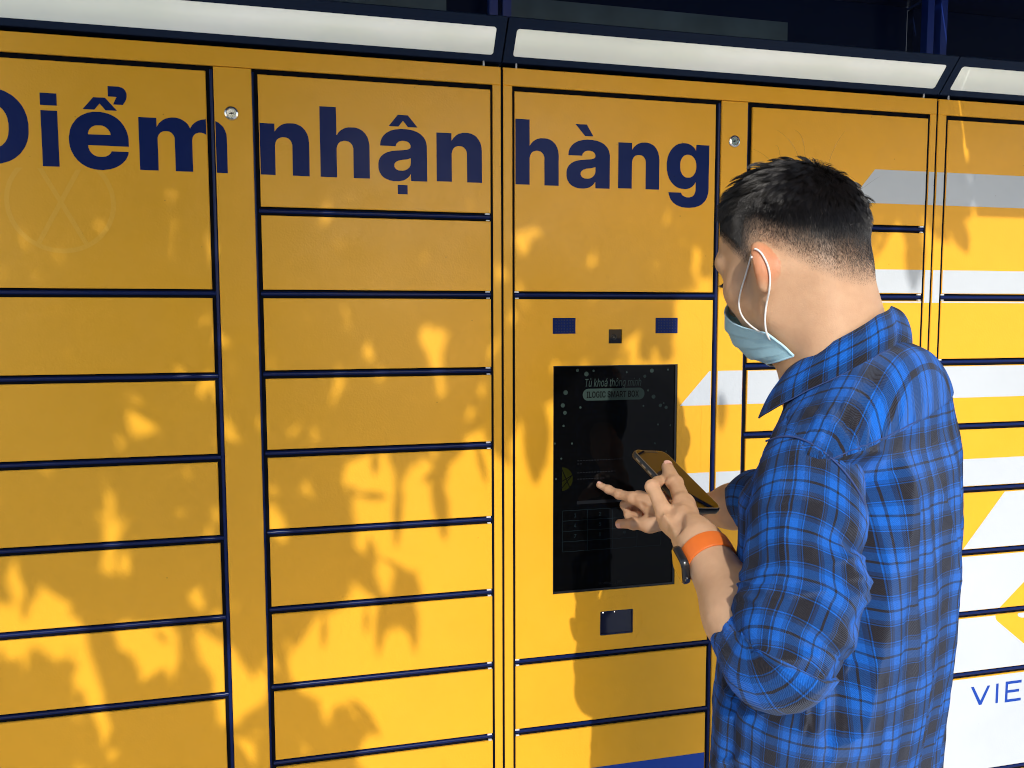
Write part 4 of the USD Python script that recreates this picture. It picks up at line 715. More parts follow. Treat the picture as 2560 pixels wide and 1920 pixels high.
# ------------------------------------------------------------------ the man: where he stands
HEAD_YAW, HEAD_PITCH, HEAD_ROLL = math.radians(-20), math.radians(23), math.radians(1)
HS = 0.96                                                     # size of the head
Hf = np.array([math.sin(HEAD_YAW) * math.cos(HEAD_PITCH), math.cos(HEAD_YAW) * math.cos(HEAD_PITCH), -math.sin(HEAD_PITCH)])
Hr = np.array([math.cos(HEAD_YAW), -math.sin(HEAD_YAW), 0.0])
Hu = np.cross(Hr, Hf)
Hr, Hu = math.cos(HEAD_ROLL) * Hr + math.sin(HEAD_ROLL) * Hu, -math.sin(HEAD_ROLL) * Hr + math.cos(HEAD_ROLL) * Hu
HM = np.stack([Hr, Hf, Hu])                                   # rows: right, forward, up
HC = at(1984, 660, 1.035)                                     # between the ear openings


def hw(p):
    """head coordinates (right, forward, up) to the world"""
    return HC + HS * (np.asarray(p, float) @ HM)


def hl(P):
    return (np.asarray(P) - HC) @ HM.T / HS


SHL, SHR = at(2002, 1168, 0.90), at(2300, 1075, 1.10)
BR = unit(SHR - SHL); BR[2] = 0; BR = unit(BR)                # the man's right
BF = np.array([-BR[1], BR[0], 0])                             # where his chest faces
MID = (SHL + SHR) / 2
NECKB = MID + np.array([0, 0, 0.085]) + BF * 0.022
ELL, WRL = at(1915, 1640, 0.876), at(1752, 1362, 1.02)
ELR, WRR = at(1905, 1255, 1.34), at(1708, 1285, 1.535)

# the phone: fitted to its four corners in the picture
PH_W, PH_L, PH_T = 0.0735, 0.150, 0.0100


def fit_phone():
    from scipy.optimize import least_squares
    from scipy.spatial.transform import Rotation as Ro
    target = np.array([(1590, 1139), (1656.5, 1131), (1787, 1272), (1724, 1282)], float)
    cs = np.array([(-1, 1), (1, 1), (1, -1), (-1, -1)]) * [PH_W / 2, PH_L / 2]

    def pts(q):
        R_ = Ro.from_rotvec(q[:3]).as_matrix()
        return q[3:6] + cs[:, :1] * R_[:, 0] + cs[:, 1:] * R_[:, 1]
    c0 = at(1690, 1206, 1.12)
    up = unit(-0.55 * RT + 0.55 * UP + 0.6 * FW)
    rt = unit(RT * 0.7 + FW * 0.3 - up * ((RT * 0.7 + FW * 0.3) @ up))
    q0 = np.r_[Ro.from_matrix(np.stack([rt, up, np.cross(rt, up)], 1)).as_rotvec(), c0]
    s = least_squares(lambda q: np.r_[(proj(pts(q))[:, :2] - target).ravel(), ((q[3:6] - CAM) @ FW - 1.20) * 400], q0)
    return s.x[3:6], Ro.from_rotvec(s.x[:3]).as_matrix()


PHC, PHR = fit_phone()                                        # columns of PHR: its right, its top, out of its screen


def on_phone(px, py, off):
    """the point of a plane parallel to the phone's screen that is seen at a place of the picture"""
    d = ray(px, py)
    c = PHC + PHR[:, 2] * off
    return CAM + d * (((c - CAM) @ PHR[:, 2]) / (d @ PHR[:, 2]))
# ------------------------------------------------------------------ his body as one distance field
A_ = np.array


def ear_field(p, s):
    """p in head coordinates, s = -1 for the left ear: a bowl that opens forward"""
    q = p * A_([s, 1, 1])                       # as if it were the right ear
    c = A_([0.0850, -0.012, -0.008])
    out = unit([0.80, -0.46, 0.10])             # the way the ear leans away from the skull
    upv = A_([0.10, -0.22, 1.0])
    n = unit(np.cross(upv, out)); upv = np.cross(out, n)
    if n[1] < 0:
        n = -n
    l = (q - c) @ np.stack([out, upv, n]).T     # (outward, up, through towards the face)
    k = 1 + 0.16 * np.clip(l[:, 1] / 0.03, -1, 1)
    m = l / np.stack([k, 0 * k + 1, k], 1)
    f = d_ell(m, A_([0.002, 0.001, 0.0]), A_([0.0180, 0.0285, 0.0135]))
    f = smax(f, -d_ell(m, A_([0.001, 0.001, 0.0105]), A_([0.0148, 0.0245, 0.0135])), 0.0025)
    f = smax(f, m[:, 2] - 0.0085, 0.003)
    f = smin(f, d_ell(l, A_([-0.003, -0.0265, 0.002]), A_([0.0085, 0.0095, 0.0055])), 0.006)
    f = smin(f, d_cone(l, A_([-0.006, -0.012, 0.004]), A_([-0.004, 0.012, 0.006]), 0.004, 0.0035), 0.004)   # inner ridge
    root = d_cone(q, A_([0.068, 0.000, 0.012]), A_([0.067, 0.002, -0.026]), 0.010, 0.009)
    return smin(f, root, 0.007)


def head_field(P):
    p = hl(P)
    f = d_ell(p, A_([0, -0.004, 0.038]), A_([0.0765, 0.0985, 0.0935]))
    f = smin(f, d_ell(p, A_([0, 0.040, -0.030]), A_([0.063, 0.058, 0.078])), 0.03)
    f = smin(f, d_ell(p, A_([0, -0.054, 0.022]), A_([0.064, 0.043, 0.056])), 0.03)
    f = smin(f, d_cone(p, A_([0, 0.052, -0.086]), A_([0, 0.074, -0.085]), 0.024, 0.019), 0.03)
    for s in (-1, 1):
        f = smin(f, d_cone(p, A_([s * 0.060, -0.004, -0.028]), A_([s * 0.052, 0.012, -0.066]), 0.0155, 0.014), 0.03)
        f = smin(f, d_cone(p, A_([s * 0.052, 0.012, -0.066]), A_([s * 0.018, 0.066, -0.088]), 0.014, 0.014), 0.025)
        f = smin(f, d_ell(p, A_([s * 0.047, 0.055, -0.014]), A_([0.022, 0.024, 0.022])), 0.025)
        f = smin(f, d_cone(p, A_([s * 0.014, 0.087, 0.036]), A_([s * 0.048, 0.073, 0.036]), 0.0095, 0.0085), 0.022)
        f = smax(f, -d_ell(p, A_([s * 0.034, 0.100, 0.014]), A_([0.019, 0.016, 0.013])), 0.012)
        f = smin(f, d_ell(p, A_([s * 0.033, 0.0745, 0.014]), A_([0.0135, 0.0125, 0.0115])), 0.008)
    f = smin(f, d_cone(p, A_([0, 0.090, 0.022]), A_([0, 0.112, -0.018]), 0.0075, 0.0115), 0.012)
    f = smin(f, smin(d_ell(p, A_([-0.012, 0.101, -0.021]), A_([0.009, 0.010, 0.008])), d_ell(p, A_([0.012, 0.101, -0.021]), A_([0.009, 0.010, 0.008])), 0.003), 0.006)
    f = smin(f, d_ell(p, A_([0, 0.088, -0.052]), A_([0.024, 0.012, 0.010])), 0.008)
    for s in (-1, 1):
        f = smin(f, ear_field(p, s), 0.0035)
    # neck: from the base of the skull to between the shoulders
    nb = NECKB
    f = smin(f, d_cone(P, hw([0, -0.032, -0.035]), nb + A_([0, 0, 0.01]) - BF * 0.006, 0.0500, 0.0520), 0.03)
    f = smin(f, d_cone(P, hw([0, 0.010, -0.055]), nb + BF * 0.038 - A_([0, 0, 0.01]), 0.040, 0.046), 0.03)
    for s in (-1, 1):                            # the muscle from behind the ear to the collar bone, and the slope to the shoulder
        f = smin(f, d_cone(P, hw([s * 0.062, -0.022, -0.020]), nb + BF * 0.055 + BR * s * 0.022 - A_([0, 0, 0.02]), 0.016, 0.013), 0.03)
        f = smin(f, d_cone(P, hw([s * 0.030, -0.050, -0.040]), nb + BR * s * 0.045 - BF * 0.004 - A_([0, 0, 0.095]), 0.018, 0.018), 0.04)
    return f


def torso_field(P):
    c = lambda f_, z, a: MID + BF * f_ + A_([0, 0, z]) + BR * a
    f = None
    for z, fw_, r, w in ((0.0, 0.022, 0.040, 0.062), (-0.08, 0.026, 0.054, 0.050), (-0.18, 0.030, 0.058, 0.048), (-0.28, 0.034, 0.064, 0.055), (-0.38, 0.040, 0.062, 0.060), (-0.47, 0.046, 0.062, 0.062)):
        e = d_cone(P, c(fw_, z, -w), c(fw_, z, w), r, r)
        f = e if f is None else smin(f, e, 0.10)
    return smin(f, d_cone(P, c(0.012, 0.05, 0), c(0.01, -0.05, 0), 0.048, 0.06), 0.06)


HANDR = {
    "W": at(1708, 1283, 1.535),
    "i": [at(1583, 1245, 1.600), at(1548, 1236, 1.633), at(1522, 1224, 1.658), at(1498, 1212.5, 1.6735)],
    "m": [at(1597, 1243, 1.622), at(1563, 1262, 1.650), at(1572, 1288, 1.632), at(1596, 1286, 1.612)],
    "r": [at(1614, 1249, 1.636), at(1580, 1270, 1.660), at(1586, 1296, 1.640), at(1608, 1292, 1.622)],
    "p": [at(1632, 1259, 1.645), at(1604, 1280, 1.664), at(1606, 1300, 1.646), at(1624, 1297, 1.632)],
    "t": [at(1668, 1304, 1.530), at(1622, 1311, 1.545), at(1583, 1309, 1.560), at(1549, 1309, 1.578)],
}
_th = [on_phone(1668, 1167, 0.0145), on_phone(1688, 1208, 0.0175), on_phone(1709, 1262, 0.020)]
HANDL = {
    "W": at(1737, 1348, 1.035),
    "t": [at(1735, 1322, 1.050), _th[2], _th[1], _th[0]],
    "i": [at(1664, 1288, 1.095), at(1631, 1217, 1.135), on_phone(1652, 1196, -0.017), on_phone(1685, 1196, -0.0165)],
    "m": [at(1672, 1306, 1.115), on_phone(1652, 1246, -0.026), on_phone(1700, 1228, -0.020), on_phone(1755, 1238, -0.004)],
    "r": [at(1684, 1320, 1.125), on_phone(1672, 1276, -0.028), on_phone(1728, 1258, -0.020), on_phone(1774, 1259, -0.003)],
    "p": [at(1700, 1333, 1.125), on_phone(1700, 1302, -0.028), on_phone(1738, 1284, -0.021), on_phone(1768, 1277, -0.016)],
}


def hand_field(P, H, r_scale=1.0):
    rad = {"i": (0.0120, 0.0096, 0.0085, 0.0070), "m": (0.0120, 0.0098, 0.0086, 0.0072), "r": (0.0115, 0.0093, 0.0082, 0.0070), "p": (0.0105, 0.0084, 0.0074, 0.0062), "t": (0.0165, 0.0135, 0.0112, 0.0090)}
    W = H["W"]
    f = None
    for k in "imrp":                           # the palm: the four bones of the back of the hand
        e = d_cone(P, W + (H[k][0] - W) * 0.12, H[k][0], 0.0175, rad[k][0])
        f = e if f is None else smin(f, e, 0.010)
    t0, t1 = H["t"][0], H["t"][1]
    f = smin(f, d_cone(P, t0 + (W - t0) * 0.4, t1, 0.0150, rad["t"][1]), 0.016)
    f = smin(f, d_cone(P, t0, H["i"][0] * 0.65 + H["p"][0] * 0.35, 0.0125, 0.0105), 0.018)
    f = smin(f, d_cone(P, t1 * 0.65 + t0 * 0.35, H["i"][0] * 0.72 + W * 0.28, 0.0075, 0.0085), 0.020)     # web of the thumb
    for k in "imrpt":
        j, r = H[k], A_(rad[k]) * r_scale
        g_ = None
        for a in range(0 if k != "t" else 1, 3):
            e = d_cone(P, j[a], j[a + 1], r[a] * (0.97 if a else 1), r[a + 1] * 0.97)
            g_ = e if g_ is None else smin(g_, e, 0.004)
            if a:                                # knuckle
                g_ = smin(g_, np.linalg.norm(P - j[a], axis=1) - r[a] * 1.01, 0.005)
        f = smin(f, g_, 0.0065 if k != "t" else 0.012)
    return f


def seen(fn, px, py, d0):
    """where the ray through a place of the picture first meets a field"""
    d = unit(ray(px, py)); t = d0
    for _ in range(80):
        s = fn((CAM + d * t)[None])[0]
        t += 0.7 * s
    return CAM + d * t


_hl = lambda q: hand_field(q, HANDL)
_hr = lambda q: hand_field(q, HANDR)
DENTS = {id(HANDL): [(seen(_hl, 1693, 1292, 0.9), seen(_hl, 1702, 1322, 0.9), 0.0085, 0.0050), (seen(_hl, 1672, 1268, 0.9), seen(_hl, 1680, 1290, 0.9), 0.0060, 0.0030)],
         id(HANDR): [(seen(_hr, 1604, 1266, 1.35), seen(_hr, 1632, 1280, 1.35), 0.0060, 0.0030)]}
RIDGES = {id(HANDL): [(seen(_hl, 1708, 1268, 0.9), seen(_hl, 1728, 1330, 0.9), 0.0034), (seen(_hl, 1664, 1290, 0.9), seen(_hl, 1700, 1338, 0.9), 0.0030)],
          id(HANDR): [(seen(_hr, 1592, 1246, 1.35), seen(_hr, 1668, 1276, 1.35), 0.0030)]}


def arm_field(P, S, E, W, H, t=1.0):
    f = d_cone(P, S - A_([0, 0, 0.015]) + BR * 0.03 + BF * 0.012, E, 0.030, 0.032 * t)
    m = E + (W - E) * 0.32
    f = smin(f, d_cone(P, E, m, 0.0335 * t, 0.0385 * t), 0.03)
    f = smin(f, d_cone(P, m, W, 0.0405 * t, 0.0262), 0.03)
    f = smin(f, d_cone(P, W, W + (H["i"][0] * 0.5 + H["p"][0] * 0.5 - W) * 0.25, 0.0255, 0.0230), 0.02)
    f = smin(f, hand_field(P, H), 0.016)
    tow = CAM - W; tow = tow / np.linalg.norm(tow)
    for a, b, r in RIDGES[id(H)]:
        f = smin(f, d_cone(P, a - tow * r * 0.55, b - tow * r * 0.8, r, r * 0.9), 0.006)
    for a, b, r, dp in DENTS[id(H)]:
        f = smax(f, -d_cone(P, a + tow * (r - dp), b + tow * (r - dp * 0.5), r, r * 0.8), 0.007)
    return f


HIP = MID + A_([0, 0, -0.47])
LEGS = [[HIP + BR * s * 0.088 + BF * 0.03 + A_([0, 0, -0.02]), HIP + BR * s * 0.11 + BF * 0.03 + A_([0, 0, -0.42]), A_([*(HIP + BR * s * 0.12 - BF * 0.01)[:2], 0.085])] for s in (-1, 1)]


def body_field(P):
    f = np.full(len(P), 1.0)

    def add(g_, lo, hi, k, pad=0.09):
        nonlocal f
        m = np.all((P > A_(lo) - pad) & (P < A_(hi) + pad), axis=1)
        if m.any():
            f[m] = smin(f[m], g_(P[m]), k)
    bb = lambda pts: (np.min(pts, 0), np.max(pts, 0))
    add(head_field, *bb([HC, NECKB + BR * 0.1, NECKB - BR * 0.1, HC]), 0.02, 0.17)
    add(torso_field, *bb([MID + A_([0, 0, 0.03]), HIP]), 0.06, 0.30)
    for S, E, W, H, t_ in ((SHL, ELL, WRL, HANDL, 1.0), (SHR, ELR, WRR, HANDR, 0.87)):
        add(lambda q: arm_field(q, S, E, W, H, t_), *bb([S, E, W] + [x for k in "imrpt" for x in H[k]]), 0.02, 0.09)
    for a, b, c in LEGS:
        add(lambda q: smin(d_cone(q, a, b, 0.066, 0.050), d_cone(q, b, c, 0.050, 0.036), 0.04), *bb([a, b, c]), 0.05, 0.12)
        add(lambda q: d_cone(q, c - A_([0, 0, 0.035]), c + BF * 0.15 - A_([0, 0, 0.055]), 0.032, 0.026), *bb([c, c + BF * 0.15]), 0.03, 0.10)
    return f
# ------------------------------------------------------------------ his clothes: lofted cloth with plaid running along warp and weft
def grid_mesh(V, close=True):
    nv, nu = V.shape[:2]
    i, j = np.meshgrid(np.arange(nv - 1), np.arange(nu if close else nu - 1), indexing="ij")
    j2 = (j + 1) % nu
    q = np.stack([i * nu + j, i * nu + j2, (i + 1) * nu + j2, (i + 1) * nu + j], -1).reshape(-1, 4)
    return V.reshape(-1, 3), q


def grid_normals(V, close=True):
    if close:
        du = np.roll(V, -1, 1) - np.roll(V, 1, 1)
    else:
        du = np.gradient(V, axis=1)
    dv = np.gradient(V, axis=0)
    n = np.cross(du, dv)
    return n / (np.linalg.norm(n, axis=-1, keepdims=True) + 1e-12)


def fb(x, y, z, s, o=3):
    return meshkit.fbm(np.stack(np.broadcast_arrays(x, y, z), -1), o, s) - 0.5


def ridge(x, y, s):
    """crease-like noise: sharp ridges, soft valleys"""
    return 1 - 2 * np.abs(meshkit.fbm(np.stack(np.broadcast_arrays(x, y, 0.37 + 0 * x), -1), 2, s) * 2 - 1)


BL = -BR


def creases(a, b, n, seed, wa, wb, amp, box, slant=(0.5, 1.0), wide=1.0):
    """thin raised creases: short slanted lines scattered over the (a, b) plane inside box; wa, wb scale a and b to metres"""
    r = np.random.default_rng(seed)
    out = np.zeros(np.broadcast(a, b).shape)
    for _ in range(n):
        ca, cb = r.uniform(box[0], box[1]), r.uniform(box[2], box[3])
        an = r.normal(*slant)
        da, db = (a - ca) * wa, (b - cb) * wb
        al, ac = da * math.cos(an) + db * math.sin(an), -da * math.sin(an) + db * math.cos(an)
        ln, w = r.uniform(0.025, 0.07), wide * r.uniform(0.0035, 0.0075)
        ac = ac + 0.004 * np.sin(al / ln * 2 + r.uniform(0, 6)) + r.normal(0, 3) * al * al
        s = np.where(ac > 0, 1.0, 0.45)                    # one flank steeper than the other
        out += r.uniform(0.5, 1.0) * amp * np.exp(-(ac / (w * (1.6 - s))) ** 2) * np.exp(-(al / ln) ** 4)
    return out


# torso: (height, half width, depth behind the axis, depth before the axis, shift forward)
TORSO = np.array([
    (0.640, 0.190, 0.120, 0.148, 0.034),
    (0.790, 0.182, 0.115, 0.145, 0.030),
    (0.950, 0.178, 0.110, 0.140, 0.030),
    (1.060, 0.178, 0.108, 0.135, 0.025),
    (1.160, 0.186, 0.114, 0.128, 0.018),
    (1.240, 0.194, 0.118, 0.122, 0.012),
    (1.300, 0.198, 0.116, 0.112, 0.006),
    (1.345, 0.190, 0.105, 0.096, 0.004),
    (1.378, 0.168, 0.090, 0.082, 0.006),
    (1.405, 0.138, 0.080, 0.078, 0.010),
    (1.428, 0.105, 0.074, 0.076, 0.014),
    (1.445, 0.080, 0.068, 0.074, 0.020),
    (1.462, 0.064, 0.052, 0.062, 0.024)])
RIGHT_EDGE = np.array([(836, 2248), (862, 2300), (880, 2340), (950, 2380), (1060, 2400), (1150, 2414), (1250, 2410), (1350, 2402), (1440, 2400), (1500, 2396), (1650, 2380), (1765, 2365), (1850, 2350), (1920, 2343), (2300, 2310)], float)
LEFT_EDGE = np.array([(1200, 1846), (1250, 1838), (1410, 1836), (1500, 1812), (1640, 1793), (1729, 1796), (1801, 1791), (1859, 1786), (1914, 1780), (2300, 1770)], float)


def torso_rings(nu, nv):
    from scipy.interpolate import PchipInterpolator
    prm = TORSO.copy()
    th = np.arange(nu) / nu * 2 * np.pi               # 0 at the back, turning towards his left side

    def ring(r):
        z, a, bb, bf, sh = r
        c, s = np.cos(th), np.sin(th)
        n = 2.35
        cc, ss = np.sign(c) * np.abs(c) ** (2 / n), np.sign(s) * np.abs(s) ** (2 / n)
        f = np.where(c > 0, -bb * cc, -bf * cc) + sh
        tilt = 0.42 * np.clip((z - 1.30) / 0.14, 0, 1)
        return MID[:2].tolist(), a * ss, f, z - tilt * (f - 0.0)

    def pts(r):
        m, l, f, zz = ring(r)
        P = np.zeros((nu, 3))
        P[:, :2] = np.asarray(m) + l[:, None] * BL[:2] + f[:, None] * BF[:2]
        P[:, 2] = zz - 0.19 * l * np.clip((r[0] - 1.02) / 0.34, 0, 1) * np.clip((1.50 - r[0]) / 0.08, 0, 1)
        return P
    # meet the outline of his back, and of his front where it can be seen
    for it in range(14):
        for k in range(len(prm)):
            if prm[k, 0] > 1.41:
                continue
            q = proj(pts(prm[k]))
            i = q[:, 0].argmax()
            e = np.interp(q[i, 1], RIGHT_EDGE[:, 0], RIGHT_EDGE[:, 1]) - q[i, 0]
            prm[k, 2] += 0.5 * e / FPX * 1.05
            if prm[k, 0] < 1.27:
                i = q[:, 0].argmin()
                e = np.interp(q[i, 1], LEFT_EDGE[:, 0], LEFT_EDGE[:, 1]) - q[i, 0]
                prm[k, 3] -= 0.5 * e / FPX * 1.05
    key = np.array([pts(r) for r in prm])
    vs = np.linspace(0, 1, nv)
    t = np.linspace(0, 1, len(prm))
    zk = prm[:, 0]
    t = np.r_[0, np.cumsum(np.linalg.norm(np.diff(key[:, nu // 4], axis=0), axis=1))]; t /= t[-1]
    V = PchipInterpolator(t, key, axis=0)(vs)
    return V, prm, th


def make_torso():
    nu, nv = 420, 300
    V, prm, th = torso_rings(nu, nv)
    L_ = np.concatenate([np.zeros((1, nu)), np.cumsum(np.linalg.norm(np.diff(V, axis=0), axis=2), 0)])        # length up the cloth
    z = V[:, :, 2]
    TH = np.broadcast_to(th, z.shape)
    side = np.sin(TH)                                  # +1 on his left side
    cx, sx = np.cos(TH), np.sin(TH)
    low = np.clip((1.34 - z) / 0.40, 0, 1)
    # hanging folds down the back and the side, growing towards the hem
    w = 0.55 * (1.3 - z)
    fold = 0.008 * low * ridge(TH * 2.6 + 0.9 * w + 0.25 * fb(TH * 2, z * 6, 0, 5), z * 1.1, 21) + 0.006 * low * ridge(TH * 5.5 - 1.2 * w, z * 1.7 + 3, 22)
    # two long pleats from the back of the yoke
    for a0, drift, amp, wid in ((0.30, -0.12, 0.0060, 0.050), (0.52, 0.10, 0.0055, 0.055), (0.05, 0.05, 0.0050, 0.060), (0.80, 0.35, 0.0065, 0.06), (-0.30, 0.0, 0.005, 0.06)):
        d = (TH - (a0 + drift * (1.36 - z) / 0.4) + np.pi) % (2 * np.pi) - np.pi
        d = d + 0.04 * np.sin(z * 23 + a0 * 9)
        fold += amp * np.clip((1.37 - z) / 0.10, 0, 1) * np.exp(-(d / wid) ** 2)
    # the hollow behind the arm, and the roll of cloth beside it
    t0 = 0.66 + (1.28 - z) * 1.3
    win = np.clip((1.352 - z) / 0.030, 0, 1) * np.clip((z - 1.02) / 0.10, 0, 1)
    dth = TH - t0
    fold -= 0.036 * win * np.where(dth < 0, np.exp(-(dth / 0.17) ** 2), np.exp(-(dth / 1.25) ** 4)) * (TH < np.pi)
    fold += 0.008 * win * np.exp(-((dth + 0.36) / 0.11) ** 2)
    # cloth drawn from the armpit: slanting creases
    arm = np.exp(-((TH - 1.25) / 0.5) ** 2) * np.exp(-((z - 1.22) / 0.12) ** 2)
    fold += 0.009 * arm * ridge(TH * 3.0 + z * 9.0, z * 2.0, 31)
    fold += 0.010 * np.exp(-((TH - 1.2) / 0.45) ** 2) * np.exp(-((z - 1.02) / 0.10) ** 2) * ridge(z * 13 + TH * 1.5, TH * 1.2, 33)      # cloth bunched at the waist under the arm
    fold += 0.0022 * fb(TH * 9, z * 26, 0.5, 41, 3) * 2
    THs = (TH + np.pi) % (2 * np.pi) - np.pi
    fold += creases(THs, z, 20, 81, 0.17, 1.0, 0.0048, (-0.5, 1.6, 0.86, 1.30), (1.35, 0.28))
    fold += creases(THs, z, 16, 82, 0.17, 1.0, 0.0045, (0.8, 2.2, 0.88, 1.12), (0.35, 0.45))
    fold += creases(THs, z, 10, 83, 0.17, 1.0, 0.0030, (0.3, 1.6, 1.26, 1.40), (0.9, 0.4))
    fold *= np.clip((1.44 - z) / 0.05, 0.15, 1)
    N_ = grid_normals(V)
    N_ *= np.sign(((V - V.mean(1, keepdims=True)) * N_).sum(-1).mean())      # outwards
    V = V + N_ * (np.clip(fold, -0.026, 0.012) - 0.003)[..., None]
    U = th / (2 * np.pi) * 1.10
    uv = np.stack([np.broadcast_to(U, z.shape), L_], -1)
    return V, uv, th, L_


TV, TUV, TTH, TLEN = make_torso()
YROW = int(np.searchsorted(TV[:, 60, 2], 1.352))       # the seam of the yoke


def loft(centres, radii, nu, nv, up, flat=1.0, start=None):
    """a sleeve: rings round a curve; radii per centre; returns grid, angles, lengths"""
    from scipy.interpolate import PchipInterpolator
    C = np.asarray(centres, float)
    t = np.r_[0, np.cumsum(np.linalg.norm(np.diff(C, axis=0), axis=1))]
    tt = np.linspace(0, t[-1], nv)
    from scipy.interpolate import CubicSpline
    P = CubicSpline(t, C)(tt)
    R = PchipInterpolator(t, np.asarray(radii, float))(tt)
    T = np.gradient(P, axis=0); T /= np.linalg.norm(T, axis=1, keepdims=True)
    a = unit(np.cross(up, T[0]))
    th = np.arange(nu) / nu * 2 * np.pi
    V = np.zeros((nv, nu, 3))
    for k in range(nv):
        a = unit(a - T[k] * (a @ T[k])); b = np.cross(T[k], a)
        V[k] = P[k] + R[k] * (np.cos(th)[:, None] * a * flat + np.sin(th)[:, None] * b)
    return V, th, tt


def px_ring(l, r, d):
    """centre and radius of a ring seen between two points of the picture"""
    l, r = np.asarray(l, float), np.asarray(r, float)
    return at(*((l + r) / 2), d), np.linalg.norm(r - l) / 2 * d / FPX


SL = [px_ring((1945, 1055), (2160, 1150), 0.985), px_ring((1912, 1125), (2150, 1205), 0.945), px_ring((1890, 1200), (2150, 1258), 0.920), px_ring((1880, 1290), (2148, 1308), 0.905),
      px_ring((1877, 1374), (2128, 1374), 0.893), px_ring((1874, 1440), (2138, 1440), 0.882), px_ring((1866, 1520), (2124, 1520), 0.870),
      (at(1972, 1580, 0.866), 0.0510), (at(1960, 1632, 0.864), 0.0475), (at(1938, 1648, 0.868), 0.0455), (at(1913, 1622, 0.884), 0.0415), (at(1893, 1592, 0.902), 0.0385), (at(1876, 1560, 0.922), 0.0365)]


def make_sleeve_left():
    nu, nv = 260, 260
    V, th, tt = loft([c for c, r in SL], [r * 0.955 for c, r in SL], nu, nv, up=BF)
    LC = np.concatenate([np.zeros((1, nu)), np.cumsum(np.linalg.norm(np.diff(V, axis=0), axis=2), 0)])
    LC = LC * 0.65 + tt[:, None] * 0.35
    t = (tt / tt[-1])[:, None]
    TH = np.broadcast_to(th, (nv, nu))
    tq = np.broadcast_to(t, (nv, nu))
    loose = np.clip((tq - 0.18) / 0.2, 0, 1)
    fold = 0.0045 * loose * ridge(tq * 7 + 0.8 * np.sin(TH), np.cos(TH) * 1.0, 51) + 0.0035 * loose * ridge(tq * 4 + 0.5 * np.cos(TH + 1), np.sin(TH) * 1.6 + 4, 52)
    el = np.exp(-((tq - 0.66) / 0.13) ** 2)
    fold += 0.008 * el * ridge(tq * 11 + 0.25 * np.sin(2 * TH), np.cos(TH) * 0.8 + 2, 53)
    fold += 0.0016 * fb(np.cos(TH) * 4, np.sin(TH) * 4, tq * 18, 54, 3) * 2
    for off in (-2 * np.pi, 0, 2 * np.pi):
        fold += creases(TH + off, tq, 20, 91, 0.068, 0.62, 0.0040, (0, 6.28, 0.50, 0.80), (0.15, 0.35), 1.5)
        fold += creases(TH + off, tq, 15, 92, 0.068, 0.62, 0.0036, (0, 6.28, 0.12, 0.5), (0.9, 0.5), 1.6)
    fold *= np.clip(tq / 0.12, 0.1, 1)
    V = V + grid_normals(V) * -fold[..., None] * ORIENT
    uv = np.stack([np.broadcast_to(th / (2 * np.pi) * 0.44, (nv, nu)), -LC], -1)
    return V, uv


ORIENT = -1.0
LSV, LSUV = make_sleeve_left()
_mu = at(1868, 1256, 1.335)
SRC = [SHR - BR * 0.03 - BF * 0.01, SHR + (ELR - SHR) * 0.35 - BR * 0.01, SHR + (ELR - SHR) * 0.75, at(1945, 1262, 1.30), at(1915, 1258, 1.318), at(1890, 1254, 1.338)]
RSV, _th, _tt = loft(SRC, [0.052, 0.062, 0.060, 0.056, 0.051, 0.047], 120, 90, up=BF)
_T = np.broadcast_to((_tt / _tt[-1])[:, None], RSV.shape[:2])
RSV = RSV + grid_normals(RSV) * (0.006 * ridge(_T * 6 + 0.8 * np.sin(_th), np.cos(_th) + 0 * _T, 61) * np.clip(_T / 0.2, 0, 1))[..., None]
RSUV = np.stack([np.broadcast_to(_th / (2 * np.pi) * 0.42, RSV.shape[:2]), np.broadcast_to(-_tt[:, None], RSV.shape[:2])], -1)


def cuff_on(V, k0, k1, lift):
    """a turned-back cuff lying over the last rings of a sleeve"""
    n = grid_normals(V)
    c = V.mean(1, keepdims=True)
    out = np.sign(((V - c) * n).sum(-1).mean())
    rows = np.linspace(k0, k1, 26)
    def rowv(r):
        a = int(min(r, len(V) - 2)); f = r - a
        return V[a] * (1 - f) + V[a + 1] * f + out * ((n[a] * (1 - f) + n[a + 1] * f)) * 0
    base = np.array([rowv(r) for r in rows]); nn = np.array([n[int(min(r, len(V) - 1))] for r in rows]) * out
    prof = lift * np.linspace(0.62, 1.0, len(rows))
    outer = base + nn * prof[:, None, None]
    lip = [base[-1] + (base[-1] - base[-2]) * 2.0 + nn[-1] * lift * 0.55, base[-1] + nn[-1] * -0.004 + (base[-1] - base[-2]) * 1.0, base[-4] - nn[-4] * 0.005]
    first = base[0] + nn[0] * -0.001
    return np.concatenate([first[None], outer, np.array(lip)])


LCUFF = cuff_on(LSV, 204, 259, 0.0085)
RCUFF = cuff_on(RSV, 66, 89, 0.0055)


